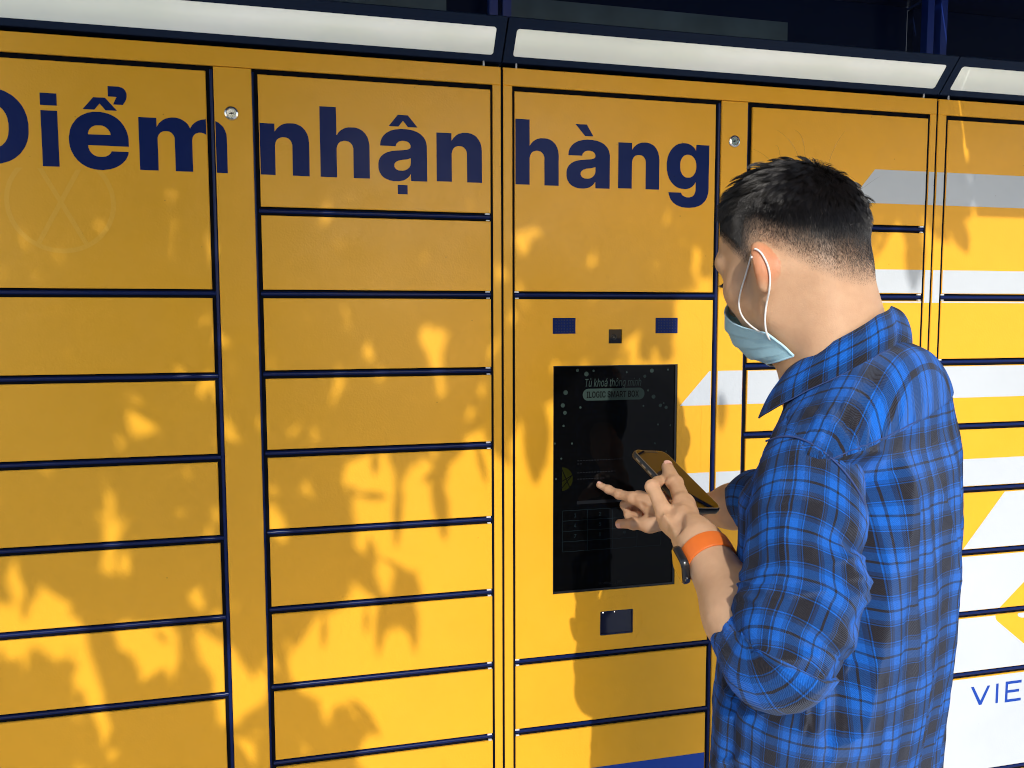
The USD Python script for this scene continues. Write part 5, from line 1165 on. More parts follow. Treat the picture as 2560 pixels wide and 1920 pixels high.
def collar():
    """fold line and lower edge of the collar round the neck; angle 0 at the nape, positive to his left"""
    al = np.linspace(-2.45, 2.45, 121)
    N = NECKB + BF * 0.006
    back = np.cos(al)
    r_in = 0.050 + 0.021 * np.abs(np.sin(al)) + 0.012 * np.clip(-back, 0, 1)
    zf = np.interp(np.abs(al), [0, 0.6, 1.2, 1.8, 2.2, 2.55], [COLZ[0], COLZ[1], COLZ[2], COLZ[3], COLZ[4], COLZ[5]])
    top = N[:2] + (r_in * 1.02)[:, None] * (np.sin(al)[:, None] * BL[:2] - back[:, None] * BF[:2])
    top = np.c_[top, zf]
    r_out = r_in + np.interp(np.abs(al), [0, 0.8, 1.6, 2.2, 2.55], [0.006, 0.010, 0.015, 0.024, 0.034])
    drop = np.interp(np.abs(al), [0, 0.8, 1.6, 2.2, 2.55], [0.042, 0.042, 0.044, 0.052, 0.058])
    bot = N[:2] + r_out[:, None] * (np.sin(al)[:, None] * BL[:2] - back[:, None] * BF[:2])
    bot = np.c_[bot, zf - drop]
    inner = N[:2] + (r_in * 0.985)[:, None] * (np.sin(al)[:, None] * BL[:2] - back[:, None] * BF[:2])
    inner = np.c_[inner, zf - 0.036]
    rows = []
    for s in np.linspace(0, 1, 8):                    # the stand, inside
        rows.append(inner * (1 - s) + top * s + np.array([0, 0, 0.0]))
    mid = (top + bot) / 2
    outd = unit_rows(np.c_[np.sin(al)[:, None] * BL[:2] - back[:, None] * BF[:2], 0 * al])
    rows.append(top + np.array([0, 0, 0.0022]) + outd * 0.0016)
    for s in np.linspace(0.08, 1, 16):
        rows.append(top * (1 - s) + bot * s + outd * (0.0032 + 0.0035 * math.sin(s * math.pi)))
    rows.append(bot + outd * 0.0015 - np.array([0, 0, 0.0012]))
    rows.append(bot * 0.93 + top * 0.07 + outd * 0.0006)
    G = np.array(rows)
    L_ = np.linspace(0, 0.44, len(al))
    vv = np.r_[0, np.cumsum(np.linalg.norm(np.diff(G, axis=0), axis=2).mean(1))]
    uv = np.stack(np.broadcast_arrays(L_[None, :], vv[:, None]), -1)
    wob = fb(L_[None, :] * 30, vv[:, None] * 40, 0.1, 71) * 0.004 * np.linspace(0.2, 1, len(rows))[:, None]
    return G + outd[None] * wob[..., None], uv


def unit_rows(a):
    return a / np.linalg.norm(a, axis=1, keepdims=True)


COLZ = [1.514, 1.503, 1.477, 1.451, 1.436, 1.426]
CG, CUV = collar()
# ------------------------------------------------------------------ materials of the man and of what he carries
def prim_color_material(name, rough=0.5, sss=0.0, bump=0.0, scale=900.0, spec=0.4, vary=0.06):
    n = {"a": ("attribute", {"attribute": "tint"}), "c": ("geometry", {}), "n": ("noise_texture", {"scale": 60.0, "detail": 5.0, "roughness": 0.65}),
         "r": ("rgb_ramp", {"ramp": [(0.3, (1 - vary * 1.3, 1 - vary * 1.8, 1 - vary * 2)), (0.7, (1 + vary * 0.2, 1 + vary * 0.2, 1 + vary * 0.2))]}),
         "m": ("mix", {"mix_type": "multiply", "fac": 1.0}), "bn": ("noise_texture", {"scale": scale, "detail": 2.0}), "b": ("bump", {"strength": 1.0, "distance": bump}),
         "p": ("principled_bsdf", {"roughness": rough, "specular_ior_level": spec, "subsurface_weight": sss, "subsurface_scale": 0.006, "subsurface_radius": (1.0, 0.35, 0.2)})}
    return usdkit.material(stage, L(name), n, [("c.position", "n.vector"), ("n.fac", "r.fac"), ("a.color", "m.color1"), ("r.color", "m.color2"), ("m.color", "p.base_color"), ("c.position", "bn.vector"), ("bn.fac", "b.height"), ("b.normal", "p.normal")], surface="p.BSDF")


prim_color_material("skin", rough=0.48, sss=0.12, bump=0.00025, scale=700.0)
PERIOD = 0.0515


def plaid(name, rot=False, period=PERIOD):
    # stripes of one thread direction, over one repeat: wide dark, hair lines, bright, narrow dark, bright
    S = [(0.0, 0.0), (0.172, 1.0), (0.190, 0.50), (0.200, 0.0), (0.216, 0.60), (0.300, 1.0), (0.478, 0.02), (0.532, 1.0), (0.710, 0.60), (0.784, 0.0), (0.800, 0.50), (0.810, 1.0), (0.828, 0.0)]
    lv = [((v + 0.30) / 1.40) for _, v in S]
    ramp = [(p, (x, x, x)) for (p, _), x in zip(S, lv)]
    n = {"uv": ("attribute", {"attribute": "st"}), "sx": ("separate_xyz", {}), "sc": ("vector_math", {"math_type": "scale", "scale": 1.0 / period}),
         "wn": ("noise_texture", {"scale": 18.0, "detail": 2.0}), "wa": ("vector_math", {"math_type": "multiply_add", "vector2": (0.0022, 0.0022, 0.0)}),
         "fx": ("math", {"math_type": "fraction"}), "fy": ("math", {"math_type": "fraction"}),
         "rx": ("rgb_ramp", {"ramp": ramp, "interpolate": False}), "ry": ("rgb_ramp", {"ramp": ramp, "interpolate": False}), "m": ("mix", {"fac": 0.5}),
         "cr": ("rgb_ramp", {"ramp": [(0.0, (0.016, 0.012, 0.012)), (0.215, (0.022, 0.019, 0.022)), (0.34, (0.020, 0.024, 0.044)), (0.46, (0.013, 0.042, 0.14)), (0.54, (0.011, 0.056, 0.20)), (0.68, (0.008, 0.075, 0.30)), (0.90, (0.006, 0.125, 0.58)), (1.0, (0.014, 0.17, 0.70))]}),
         "tw": ("wave_texture", {"wave_type": "bands", "bands_direction": "diagonal", "scale": 340.0, "distortion": 1.2, "detail": 1.0}),
         "fz": ("noise_texture", {"scale": 520.0, "detail": 3.0, "roughness": 0.7}), "fr": ("rgb_ramp", {"ramp": [(0.25, (0.62, 0.66, 0.72)), (0.55, (1.0, 1.0, 1.0)), (0.8, (1.35, 1.28, 1.2))]}),
         "tr": ("rgb_ramp", {"ramp": [(0.2, (0.86, 0.88, 0.9)), (0.8, (1.06, 1.05, 1.04))]}),
         "m2": ("mix", {"mix_type": "multiply", "fac": 0.85}), "m3": ("mix", {"mix_type": "multiply", "fac": 0.18}),
         "bg": ("noise_texture", {"scale": 55.0, "detail": 3.0}), "ba": ("math", {"math_type": "multiply_add", "value2": 0.6}),
         "b": ("bump", {"strength": 1.0, "distance": 0.0007}), "bl": ("bump", {"strength": 1.0, "distance": 0.0016}),
         "p": ("principled_bsdf", {"roughness": 0.92, "specular_ior_level": 0.12, "sheen_weight": 0.18, "sheen_roughness": 0.5, "sheen_tint": (0.5, 0.62, 0.9)})}
    l = [("uv.vector", "wn.vector"), ("wn.color", "wa.vector1"), ("uv.vector", "wa.vector3"), ("wa.vector", "sc.vector1"), ("sc.vector", "sx.vector"), ("sx.x", "fx.value1"), ("sx.y", "fy.value1"), ("fx.value", "rx.fac"), ("fy.value", "ry.fac"), ("rx.color", "m.color1"), ("ry.color", "m.color2"), ("m.color", "cr.fac"),
         ("uv.vector", "tw.vector"), ("uv.vector", "fz.vector"), ("fz.fac", "fr.fac"), ("tw.fac", "tr.fac"), ("cr.color", "m2.color1"), ("fr.color", "m2.color2"), ("m2.color", "m3.color1"), ("tr.color", "m3.color2"), ("m3.color", "p.base_color"),
         ("uv.vector", "bg.vector"), ("fz.fac", "ba.value1"), ("tw.fac", "ba.value3"), ("ba.value", "b.height"), ("bg.fac", "bl.height"), ("bl.normal", "b.normal"), ("b.normal", "p.normal")]
    return usdkit.material(stage, L(name), n, l, surface="p.BSDF")


plaid("plaid")
paint("stitch", (0.03, 0.06, 0.20), 0.9)
usdkit.material(stage, L("hair"), {"i": ("hair_info", {}), "r": ("rgb_ramp", {"ramp": [(0.0, (0.006, 0.005, 0.005)), (0.8, (0.014, 0.011, 0.009)), (1.0, (0.035, 0.026, 0.018))]}),
    "p": ("principled_bsdf", {"roughness": 0.27, "specular_ior_level": 0.6})}, [("i.intercept", "r.fac"), ("r.color", "p.base_color")], surface="p.BSDF")
usdkit.material(stage, L("mask_cloth"), {"c": ("texture_coordinate", {}), "n": ("noise_texture", {"scale": 260.0, "detail": 3.0}), "b": ("bump", {"strength": 0.7, "distance": 0.0006}), "w": ("noise_texture", {"scale": 40.0, "detail": 3.0}), "b2": ("bump", {"strength": 0.6, "distance": 0.002}),
    "p": ("principled_bsdf", {"base_color": (0.42, 0.70, 0.82), "roughness": 0.8}), "t": ("translucent_bsdf", {"color": (0.45, 0.70, 0.80)}), "m": ("mix_closure", {"fac": 0.22})},
    [("c.object", "n.vector"), ("n.fac", "b.height"), ("c.object", "w.vector"), ("w.fac", "b2.height"), ("b2.normal", "b.normal"), ("b.normal", "p.normal"), ("p.BSDF", "m.closure1"), ("t.BSDF", "m.closure2")], surface="m.closure")
paint("mask_trim", (0.42, 0.66, 0.78), 0.7)
paint("ear_loop", (0.78, 0.78, 0.76), 0.8, bump=0.0003, scale=2000)
paint("strap_orange", (0.70, 0.15, 0.020), 0.5, bump=0.0001, scale=800)
paint("watch_case", (0.012, 0.012, 0.014), 0.22, spec=0.6)
paint("phone_case", (0.010, 0.011, 0.013), 0.35)
paint("phone_rim", (0.35, 0.35, 0.36), 0.25, metallic=1.0)
paint("phone_glass", (0.004, 0.004, 0.005), 0.02, spec=0.6)
paint("nail", (0.72, 0.42, 0.34), 0.22)
paint("trousers", (0.020, 0.022, 0.030), 0.9, bump=0.0006, scale=700)
paint("shoe", (0.03, 0.03, 0.032), 0.5)
paint("sole", (0.55, 0.54, 0.50), 0.7)

# ------------------------------------------------------------------ the man
man = thing("person", "man in a blue checked shirt pressing the touch screen, seen from behind his left shoulder", "person", (MID[0], MID[1], 0))
bv, bq = surface(body_field, MID - [0.75, 0.55, 1.36], [1.3, 0.02, 1.8], 0.0027)
bv = relax(bv, bq, 2)
bl = hl(bv)
SKIN = np.array([0.555, 0.335, 0.200])


def scalp(l):
    """how much of the scalp is hair there: 0 bare, 1 full; l in head coordinates"""
    x, y, z = l[:, 0], l[:, 1], l[:, 2]
    # lower edge of the hair: round the ear, down the nape, sideburn, forehead
    ang = np.degrees(np.arctan2(np.abs(x), y + 0.0))         # 0 = forehead, 90 = ear, 180 = nape
    edge = np.interp(ang, [0, 25, 40, 55, 68, 80, 92, 104, 116, 135, 155, 180], [0.086, 0.084, 0.070, 0.050, 0.022, -0.006, 0.016, 0.014, -0.004, -0.040, -0.066, -0.072])
    soft = np.interp(ang, [0, 40, 60, 85, 110, 180], [0.006, 0.012, 0.030, 0.048, 0.062, 0.066])
    n = meshkit.fbm(l * 90, 3, 3) - 0.5
    return np.clip((z - edge + n * 0.010) / soft, 0, 1), z - edge


den, above = scalp(bl)
headz = (np.linalg.norm(bl, axis=1) < 0.16)
den = np.where(headz, den, 0)
earish = np.clip(1 - np.maximum(0, np.linalg.norm((bl - [-0.092, -0.022, -0.010]) / [0.8, 1, 1], axis=1) - 0.020) / 0.015, 0, 1) * (np.abs(bl[:, 0]) > 0.0795)
den = den * (1 - np.clip(earish * 3, 0, 1))
tint = np.repeat(SKIN[None], len(bv), 0)
flush = np.clip(np.maximum(earish, 0), 0, 1)[:, None]
tint = tint * (1 - flush * [-0.04, 0.26, 0.36])
dark = np.clip(den, 0, 1)[:, None] ** 0.75
fade = np.clip((above - 0.022) / 0.045, 0, 1)[:, None]
stub = np.array([0.20, 0.145, 0.105]) * (1 - fade) + np.array([0.020, 0.016, 0.014]) * fade
crown = np.exp(-(np.linalg.norm(bl - [0.012, -0.068, 0.108], axis=1) / 0.017) ** 2)[:, None] * 0.55
tint = tint * (1 - dark * (1 - crown)) + stub * dark * (1 - crown)
for H, s_ in ((HANDL, 1), (HANDR, 1)):
    for k in "imrpt":
        w = np.exp(-(np.linalg.norm(bv - H[k][3], axis=1) / 0.012) ** 2)[:, None] * 0.55
        for a in (0, 1, 2):
            w = np.maximum(w, np.exp(-(np.linalg.norm(bv - H[k][a], axis=1) / 0.011) ** 2)[:, None] * 0.28)
        tint = tint * (1 - w * [0.0, 0.16, 0.20])
# eyelid line, a mole on the neck
mole = np.exp(-(np.linalg.norm(bv - at(1973, 753, 0.975), axis=1) / 0.0035) ** 4)[:, None]
tint = tint * (1 - 0.75 * mole)
body = obj("body", (bv, bq), "skin", man, smooth=True)
UsdGeom.PrimvarsAPI(body).CreatePrimvar("tint", Sdf.ValueTypeNames.Color3fArray, "vertex").Set(Vt.Vec3fArray.FromNumpy(tint.astype(np.float32)))


def ray_to_head(px, py, off, d0=0.80):
    """the point that floats OFF metres in front of his head where a place of the picture shows it"""
    d = ray(px, py); d = d / np.linalg.norm(d)
    t = d0
    for _ in range(60):
        s = head_field((CAM + d * t)[None])[0] - off
        t += s * 0.8
        if abs(s) < 1e-4 or t > 1.3:
            break
    return CAM + d * t


# ---- hair: short at the nape and the sides, longer and combed forward from the whorl on top
def curves(name, strands, widths, mat, parent, label=None):
    c = UsdGeom.BasisCurves.Define(stage, path_for(parent, name))
    o = origin_of(parent)
    n = strands.shape[1]
    c.CreateTypeAttr("linear"); c.CreateWrapAttr("nonperiodic")
    c.CreateCurveVertexCountsAttr(Vt.IntArray([n] * len(strands)))
    c.CreatePointsAttr(Vt.Vec3fArray.FromNumpy((strands.reshape(-1, 3) - o).astype(np.float32)))
    c.CreateWidthsAttr(Vt.FloatArray.FromNumpy(widths.reshape(-1).astype(np.float32))); c.SetWidthsInterpolation("vertex")
    UsdShade.MaterialBindingAPI.Apply(c.GetPrim()).Bind(UsdShade.Material.Get(stage, L(mat)))
    return tag(c.GetPrim(), label, kind="stuff")


def make_hair():
    from scipy.spatial import cKDTree
    r = np.random.default_rng(5)
    tri = np.vstack([bq[:, [0, 1, 2]], bq[:, [0, 2, 3]]])
    sel = den[tri].mean(1) > 0.02
    tri = tri[sel]
    a, b, c = bv[tri[:, 0]], bv[tri[:, 1]], bv[tri[:, 2]]
    nr = np.cross(b - a, c - a)
    area = np.linalg.norm(nr, axis=1)
    N = 110000
    pick = r.choice(len(tri), N, p=area / area.sum())
    u, v_ = r.random(N), r.random(N)
    f = u + v_ > 1
    u[f], v_[f] = 1 - u[f], 1 - v_[f]
    P = a[pick] + u[:, None] * (b - a)[pick] + v_[:, None] * (c - a)[pick]
    nrm = (nr / area[:, None])[pick]
    l = hl(P); D_, ab = scalp(l)
    nrm = np.where(((nrm @ HM.T) * (l - [0, 0, 0.03])).sum(1)[:, None] < 0, -nrm, nrm)
    nl = nrm @ HM.T
    ang = np.degrees(np.arctan2(np.abs(l[:, 0]), l[:, 1]))
    topness = np.clip((ab - np.interp(ang, [0, 50, 90, 180], [-0.02, 0.015, 0.040, 0.060])) / 0.060, 0, 1)
    keep = r.random(N) < np.clip(D_ * 1.8, 0.0, 1) * (1 - 0.45 * (topness > 0.6))
    P, nl, l, D_, ab, ang, topness = P[keep], nl[keep], l[keep], D_[keep], ab[keep], ang[keep], topness[keep]
    T = topness[:, None]
    # locks: strands of one lock lean together
    cen = l[r.choice(len(l), 2600, replace=False)]
    _, lock = cKDTree(cen).query(l + r.normal(0, 0.0016, l.shape))
    lj = r.normal(0, 1, (len(cen), 3)); ll = r.normal(0, 1, len(cen))
    length = 0.0013 + 0.0055 * np.clip(ab / 0.07, 0, 1) + topness ** 1.3 * np.interp(l[:, 1], [-0.1, -0.06, 0.0, 0.05, 0.09], [0.012, 0.016, 0.024, 0.032, 0.038])
    length *= np.clip(0.76 + 0.25 * r.random(len(l)) + 0.12 * ll[lock] * topness, 0.35, 1.5)
    W = np.array([0.012, -0.068, 0.105])
    d = l - W
    rad = np.linalg.norm(d, axis=1, keepdims=True)
    sw = np.cross(d, np.array([0, -0.25, 1.0])) * 0.35
    d = d / (rad + 0.01) + sw / 0.1 * np.exp(-rad / 0.05)
    d += np.array([0, 0.40, 0.0]) * T + np.array([0, -0.12, -0.9]) * (1 - T)
    d += 0.17 * lj[lock] * T + r.normal(0, 0.10, d.shape) + 0.10 * r.normal(0, 1, d.shape) * (1 - T)
    d -= nl * (d * nl).sum(1)[:, None]
    d /= np.linalg.norm(d, axis=1, keepdims=True) + 1e-9
    lift = (0.42 + 0.28 * topness * np.interp(l[:, 1], [-0.1, 0.0, 0.07, 0.1], [0.4, 0.8, 1.2, 1.3]) + 0.13 * ll[lock] * topness)[:, None]
    n = 6
    S = [l - nl * 0.0006]
    cur = l.copy()
    for k in range(1, n):
        t = k / (n - 1)
        w = lift * (1 - 0.60 * t)
        g_ = nl * w + d * (1 - w * 0.5) + np.array([0, 0.12, -0.30]) * (t * t * T)
        g_ /= np.linalg.norm(g_, axis=1, keepdims=True)
        cur = cur + g_ * (length / (n - 1))[:, None]
        S.append(cur)
    S = np.stack(S, 1)
    # draw the strands of each long lock together towards its tip
    cnt = np.bincount(lock, minlength=len(cen)).astype(float)
    for k in range(2, n):
        m = np.stack([np.bincount(lock, S[:, k, j] - S[:, 0, j], len(cen)) for j in range(3)], 1) / np.maximum(cnt, 1)[:, None]
        tip = cen[lock] + m[lock]
        w = 0.45 * (k / (n - 1)) ** 1.5 * T
        S[:, k] = S[:, k] * (1 - w) + tip * w
    base = (0.000095 + 0.00023 * topness) * (0.75 + 0.5 * r.random(len(l)))
    wd = base[:, None] * np.array([0.9, 1.0, 1.0, 0.9, 0.65, 0.2])[None]
    curves("hair", hw(S), wd, "hair", body)
    # a few stray hairs that stand up from the crown
    B = []
    for q in range(46):
        i = r.integers(len(l))
        if topness[i] < 0.9:
            continue
        p = l[i]; e = nl[i] + 0.7 * r.normal(0, 1, 3)
        e /= np.linalg.norm(e)
        e2 = d[i] + 0.5 * r.normal(0, 1, 3)
        h = 0.022 + 0.018 * r.random()
        B.append([p, p + e * h * 0.5 + nl[i] * 0.006, p + e * h * 0.8 + nl[i] * 0.010 + e2 * 0.004, p + e * h + nl[i] * 0.011 + e2 * 0.012])
    B = np.array(B)
    curves("stray_hair", hw(B), np.tile([0.00020, 0.00018, 0.00015, 0.0001], (len(B), 1)), "hair", body)
    # eyebrows and lashes
    B = []
    for s in (-1, 1):
        for q in np.linspace(0, 1, 70):
            p = np.array([s * (0.014 + 0.040 * q), 0.0985 - 0.020 * q * q - 0.004 * q, 0.040 + 0.004 * math.sin(q * 3.0)]) + r.normal(0, 0.0012, 3)
            dr = np.array([s * 0.9, 0.35, 0.25 - 0.5 * q]) + r.normal(0, 0.15, 3)
            B.append([p, p + dr * 0.004, p + dr * 0.007 + [0, 0, -0.0006]])
        for q in np.linspace(-1, 1, 34):
            p = np.array([s * (0.033 + 0.0125 * q), 0.0895 - 0.0035 * q * q - 0.003 * q, 0.0115])
            B.append([p, p + [s * q * 0.002, 0.0045, -0.0020], p + [s * q * 0.004, 0.0090, -0.0015]])
    B = np.array(B)
    curves("brow", hw(B), np.tile([0.0005, 0.0004, 0.0001], (len(B), 1)), "hair", body)


make_hair()
pts = [at(2152, 752, 0.965)]

# ---- nails
def nail(Hk, side, w, w2, ln, parent):
    tip, dip = Hk[3], Hk[2]
    ax = unit(tip - dip)
    sd = unit(side - ax * (side @ ax))
    tr = np.cross(ax, sd)
    r_ = w
    V, F = [], []
    for i, t in enumerate(np.linspace(-0.006, 0.0050, 7)):
        for j, a in enumerate(np.linspace(-0.95, 0.95, 9)):
            fr = np.clip(1 + t * ln / np.linalg.norm(tip - dip), 0, 1)
            rr = (r_ * (1 - fr) + w2 * fr) + 0.0004 - 0.0006 * (i == 6)
            k = 1 - 0.12 * (abs(a) ** 3)
            c = dip + ax * (np.linalg.norm(tip - dip) + t * ln)
            V.append(c + sd * rr * math.cos(a) * 1.02 + tr * rr * math.sin(a) * k)
    for i in range(6):
        for j in range(8):
            F.append((i * 9 + j, i * 9 + j + 1, i * 9 + j + 10, i * 9 + j + 9))
    return obj("nail", (np.array(V), np.array(F)), "nail", parent, smooth=True)


nail(HANDL["t"], PHR[:, 2] - 0.1 * PHR[:, 0], 0.0110, 0.0090, 1.0, body)
nail(HANDR["i"], UP * 0.8 - FW * 0.2 + RT * 0.3, 0.0083, 0.0069, 0.8, body)
nail(HANDR["t"], -FW * 0.6 - RT * 0.2 - UP * 0.5, 0.0110, 0.0089, 0.9, body)


# ---- shirt
def cloth(name, V, uv, parent, close=True, label=None, seam=True):
    """cloth with its plaid coordinates; the closing seam column is repeated so that the plaid does not smear"""
    if close:
        V = np.concatenate([V, V[:, :1]], 1)
        du = uv[:, 1:2, 0] - uv[:, 0:1, 0]
        last = uv[:, -1:].copy(); last[..., 0] += du
        uv = np.concatenate([uv, last], 1)
    n = grid_normals(V, False)
    v, q = grid_mesh(V, False)
    # face outwards
    c = V.mean(1, keepdims=True)
    if ((V - c) * n).sum(-1).mean() < 0:
        q = q[:, ::-1]
    return obj(name, (v, q), "plaid", parent, smooth=True, uv=uv.reshape(-1, 2), label=label)


shirt = cloth("shirt", TV[:YROW + 1], TUV[:YROW + 1], man, label="blue and black checked flannel shirt with rolled sleeves")
YN = grid_normals(TV)
out_ = np.sign(((TV - TV.mean(1, keepdims=True)) * YN).sum(-1).mean())
YV = TV[YROW - 2:] + out_ * YN[YROW - 2:] * 0.0022
YV[0] = TV[YROW - 2] - out_ * YN[YROW - 2] * 0.001
lat = (YV - MID) @ BR; fwd = (YV - MID) @ BF
yuv = np.stack([lat * 1.05 + 0.31 + 0.02, (fwd * 1.0) * 1.05 + 0.4], -1)
cloth("yoke", YV, yuv, shirt)
cloth("sleeve", LSV, LSUV, shirt)
cloth("sleeve", RSV, RSUV, shirt)


def cuff_uv(C, circ):
    s = np.r_[0, np.cumsum(np.linalg.norm(np.diff(C, axis=0), axis=2).mean(1))]
    return np.stack(np.broadcast_arrays((np.arange(C.shape[1]) / C.shape[1] * circ)[None] + 0.013, s[:, None] + 0.02), -1)


cloth("cuff", LCUFF, cuff_uv(LCUFF, 0.30), shirt)
cloth("cuff", RCUFF, cuff_uv(RCUFF, 0.30), shirt)
cloth("collar", CG, CUV * [1, 1] + [0.004, 0.016], shirt, close=False)
# stitched seams: yoke, armhole, edge of the collar, edge of the cuff
def seam(P, r_=0.0007):
    return tube_mesh(P, r_, 5)
obj("seam", [seam(YV[2, 5:150] + out_ * YN[YROW, 5:150] * 0.0004)], "stitch", shirt, smooth=True)
obj("seam", [seam(CG[-3, 4:-4] + unit_rows(CG[-3, 4:-4] - CG[:, 4:-4].mean(0)) * 0.0005)], "stitch", shirt, smooth=True)

_all = np.vstack([LSV.reshape(-1, 3), TV.reshape(-1, 3)])
_pp = proj(_all)


def cloth_at(px, py):
    """the cloth that shows at a place of the picture"""
    d = np.hypot(_pp[:, 0] - px, _pp[:, 1] - py)
    m = np.nonzero(d < 7)[0]
    return at(px, py, np.percentile(_pp[m, 2], 8) - 0.0012) if len(m) else None


arm = spline([(1908, 1106, 0), (1930, 1097, 0), (1958, 1091, 0), (1990, 1093, 0), (2030, 1110, 0), (2070, 1138, 0), (2102, 1168, 0), (2130, 1203, 0), (2150, 1235, 0), (2162, 1262, 0)], 44)
arm = [p for p in (cloth_at(a[0], a[1]) for a in arm) if p is not None]
sm = np.array(arm)
for _ in range(3):
    sm[1:-1] = (sm[:-2] + sm[1:-1] * 2 + sm[2:]) / 4
obj("seam", [tube_mesh(sm, 0.0012, 6)], "stitch", shirt, smooth=True)

# ---- trousers and shoes (below the picture, where he stands)
tr = []
for a, b, c in LEGS:
    fn = lambda q, a=a, b=b, c=c: smin(smin(d_cone(q, a, b, 0.088, 0.072), d_cone(q, b, c - A_([0, 0, 0.02]), 0.072, 0.058), 0.05), d_cone(q, HIP + A_([0, 0, 0.0]) + BF * 0.03, a, 0.085, 0.088), 0.08)
    v_, q_ = surface(fn, np.min([a, b, c], 0) - 0.16, np.max([a, b, c, HIP + A_([0, 0, 0.06])], 0) + 0.16, 0.012)
    v_[:, 2] = np.clip(v_[:, 2], 0.05, 0.80)
    tr.append(trimesh.Trimesh(v_, np.vstack([q_[:, [0, 1, 2]], q_[:, [0, 2, 3]]]), process=False))
obj("trousers", tr, "trousers", man, smooth=True, label="dark trousers")
for a, b, c in LEGS:
    h0 = A_([c[0], c[1], 0.0])
    fn = lambda q, h0=h0: smin(d_cone(q, h0 - BF * 0.05 + A_([0, 0, 0.048]), h0 + BF * 0.15 + A_([0, 0, 0.036]), 0.040, 0.034), d_cone(q, h0 + A_([0, 0, 0.05]), h0 + A_([0, 0, 0.10]), 0.042, 0.040), 0.03)
    v_, q_ = surface(fn, h0 - [0.26, 0.26, 0.02], h0 + [0.26, 0.26, 0.2], 0.007)
    v_[:, 2] = np.maximum(v_[:, 2], 0.016)
    sh = obj("shoe", (v_, q_), "shoe", man, smooth=True)
    so = union_all([Polygon([(0.040 * math.cos(t) + k * BF[0], 0.040 * math.sin(t) + k * BF[1]) for t in np.linspace(0, 6.28, 20)[:-1]]) for k in np.linspace(-0.05, 0.15, 12)])
    m = trimesh.creation.extrude_polygon(so, 0.018, engine="earcut"); m.apply_translation([h0[0], h0[1], 0.001])
    obj("sole", m, "sole", sh)

# ------------------------------------------------------------------ face mask
mk = thing("face_mask", "pale blue surgical mask with white ear loops on the man's face", "face mask", tuple(np.round(hw([0, 0.1, -0.04]), 3)))


CT, CB = [np.abs(q) * [1, np.sign(q[1]), np.sign(q[2])] for q in (hl(ray_to_head(1918, 832, 0.004)), hl(ray_to_head(1986, 888, 0.004)))]


def mask_pt(u, v, off=0.0):
    s = abs(u)
    yc = np.interp(v, [0, 0.25, 0.5, 0.8, 1.0], [0.1165, 0.1265, 0.1230, 0.1060, 0.0800])
    zc = np.interp(v, [0, 0.25, 0.5, 0.8, 1.0], [-0.0040, -0.028, -0.056, -0.090, -0.1100])
    e = CT * (1 - v) + CB * v
    xs, ys, zs = e
    x = xs * math.sin(s * 1.35) / math.sin(1.35) * (1 if u >= 0 else -1)
    y = yc - (yc - ys) * s ** 2.3
    z = zc - (zc - zs) * s ** 1.35
    return np.array([x, y, z])


nu, nv = 61, 29
MV = np.array([[mask_pt(u, v) for u in np.linspace(-1, 1, nu)] for v in np.linspace(0, 1, nv)])
nn = grid_normals(MV, False)
cen = np.array([0, 0.02, -0.05])
nn *= np.sign(((MV - cen) * nn).sum(-1, keepdims=True))
uu, vv = np.meshgrid(np.linspace(-1, 1, nu), np.linspace(0, 1, nv))
pleat = 0.0018 * ((vv * 3.6) % 1.0) * (1 - np.abs(uu) ** 4) + 0.0030 * np.sin(uu * 7 + 1) * (vv - 0.2) * np.abs(uu) + 0.0025 * (meshkit.fbm(np.stack([uu * 3, vv * 3, uu * 0], -1), 2, 4) - 0.5)
MV = MV + nn * pleat[..., None]
# stay off the skin
for it in range(6):
    sd = head_field(hw(MV.reshape(-1, 3))).reshape(nv, nu)
    MV = MV + nn * np.clip(0.0028 - sd, 0, 0.01)[..., None]
OUT = hw(MV); NW = nn @ HM
th_ = np.concatenate([OUT + NW * 0.0007, (OUT - NW * 0.0007)[:, ::-1]], 1)
v, q = grid_mesh(th_, True)
obj("cloth", (v, q), "mask_cloth", mk, smooth=40)
edge = [tube_mesh(OUT[0] + NW[0] * 0.0004, 0.0013, 6), tube_mesh(OUT[:, 0] + NW[:, 0] * 0.0004, 0.0016, 6), tube_mesh(OUT[:, -1] + NW[:, -1] * 0.0004, 0.0016, 6), tube_mesh(OUT[-1] + NW[-1] * 0.0004, 0.0013, 6)]
obj("hem", edge, "mask_trim", mk, smooth=True)
l1 = [OUT[2, 1]] + [ray_to_head(*p, 0.0022) for p in [(1852, 728), (1862, 695), (1871, 664), (1879, 645)]]
obj("ear_loop", tube_mesh(spline(l1, 40), 0.0011, 7), "ear_loop", mk, smooth=True)
l2 = [ray_to_head(*p, 0.0022) for p in [(1886, 622), (1899, 628), (1911, 645), (1920, 665), (1925, 692), (1923, 727), (1917, 757), (1913, 790)]] + [OUT[nv // 3, 1]]
obj("ear_loop", tube_mesh(spline(l2, 60), 0.0012, 7), "ear_loop", mk, smooth=True)
r1 = [hw([0.079, 0.018, 0.018]), hw([0.088, -0.004, 0.020]), hw([0.092, -0.018, 0.0]), hw([0.086, -0.008, -0.030]), OUT[nv // 2, -2]]
obj("ear_loop", tube_mesh(spline([OUT[2, -2]] + r1, 50), 0.0014, 7), "ear_loop", mk, smooth=True)

# ------------------------------------------------------------------ phone
ph = thing("phone", "black cased phone held in the man's left hand under his thumb", "phone", tuple(np.round(PHC, 3)))


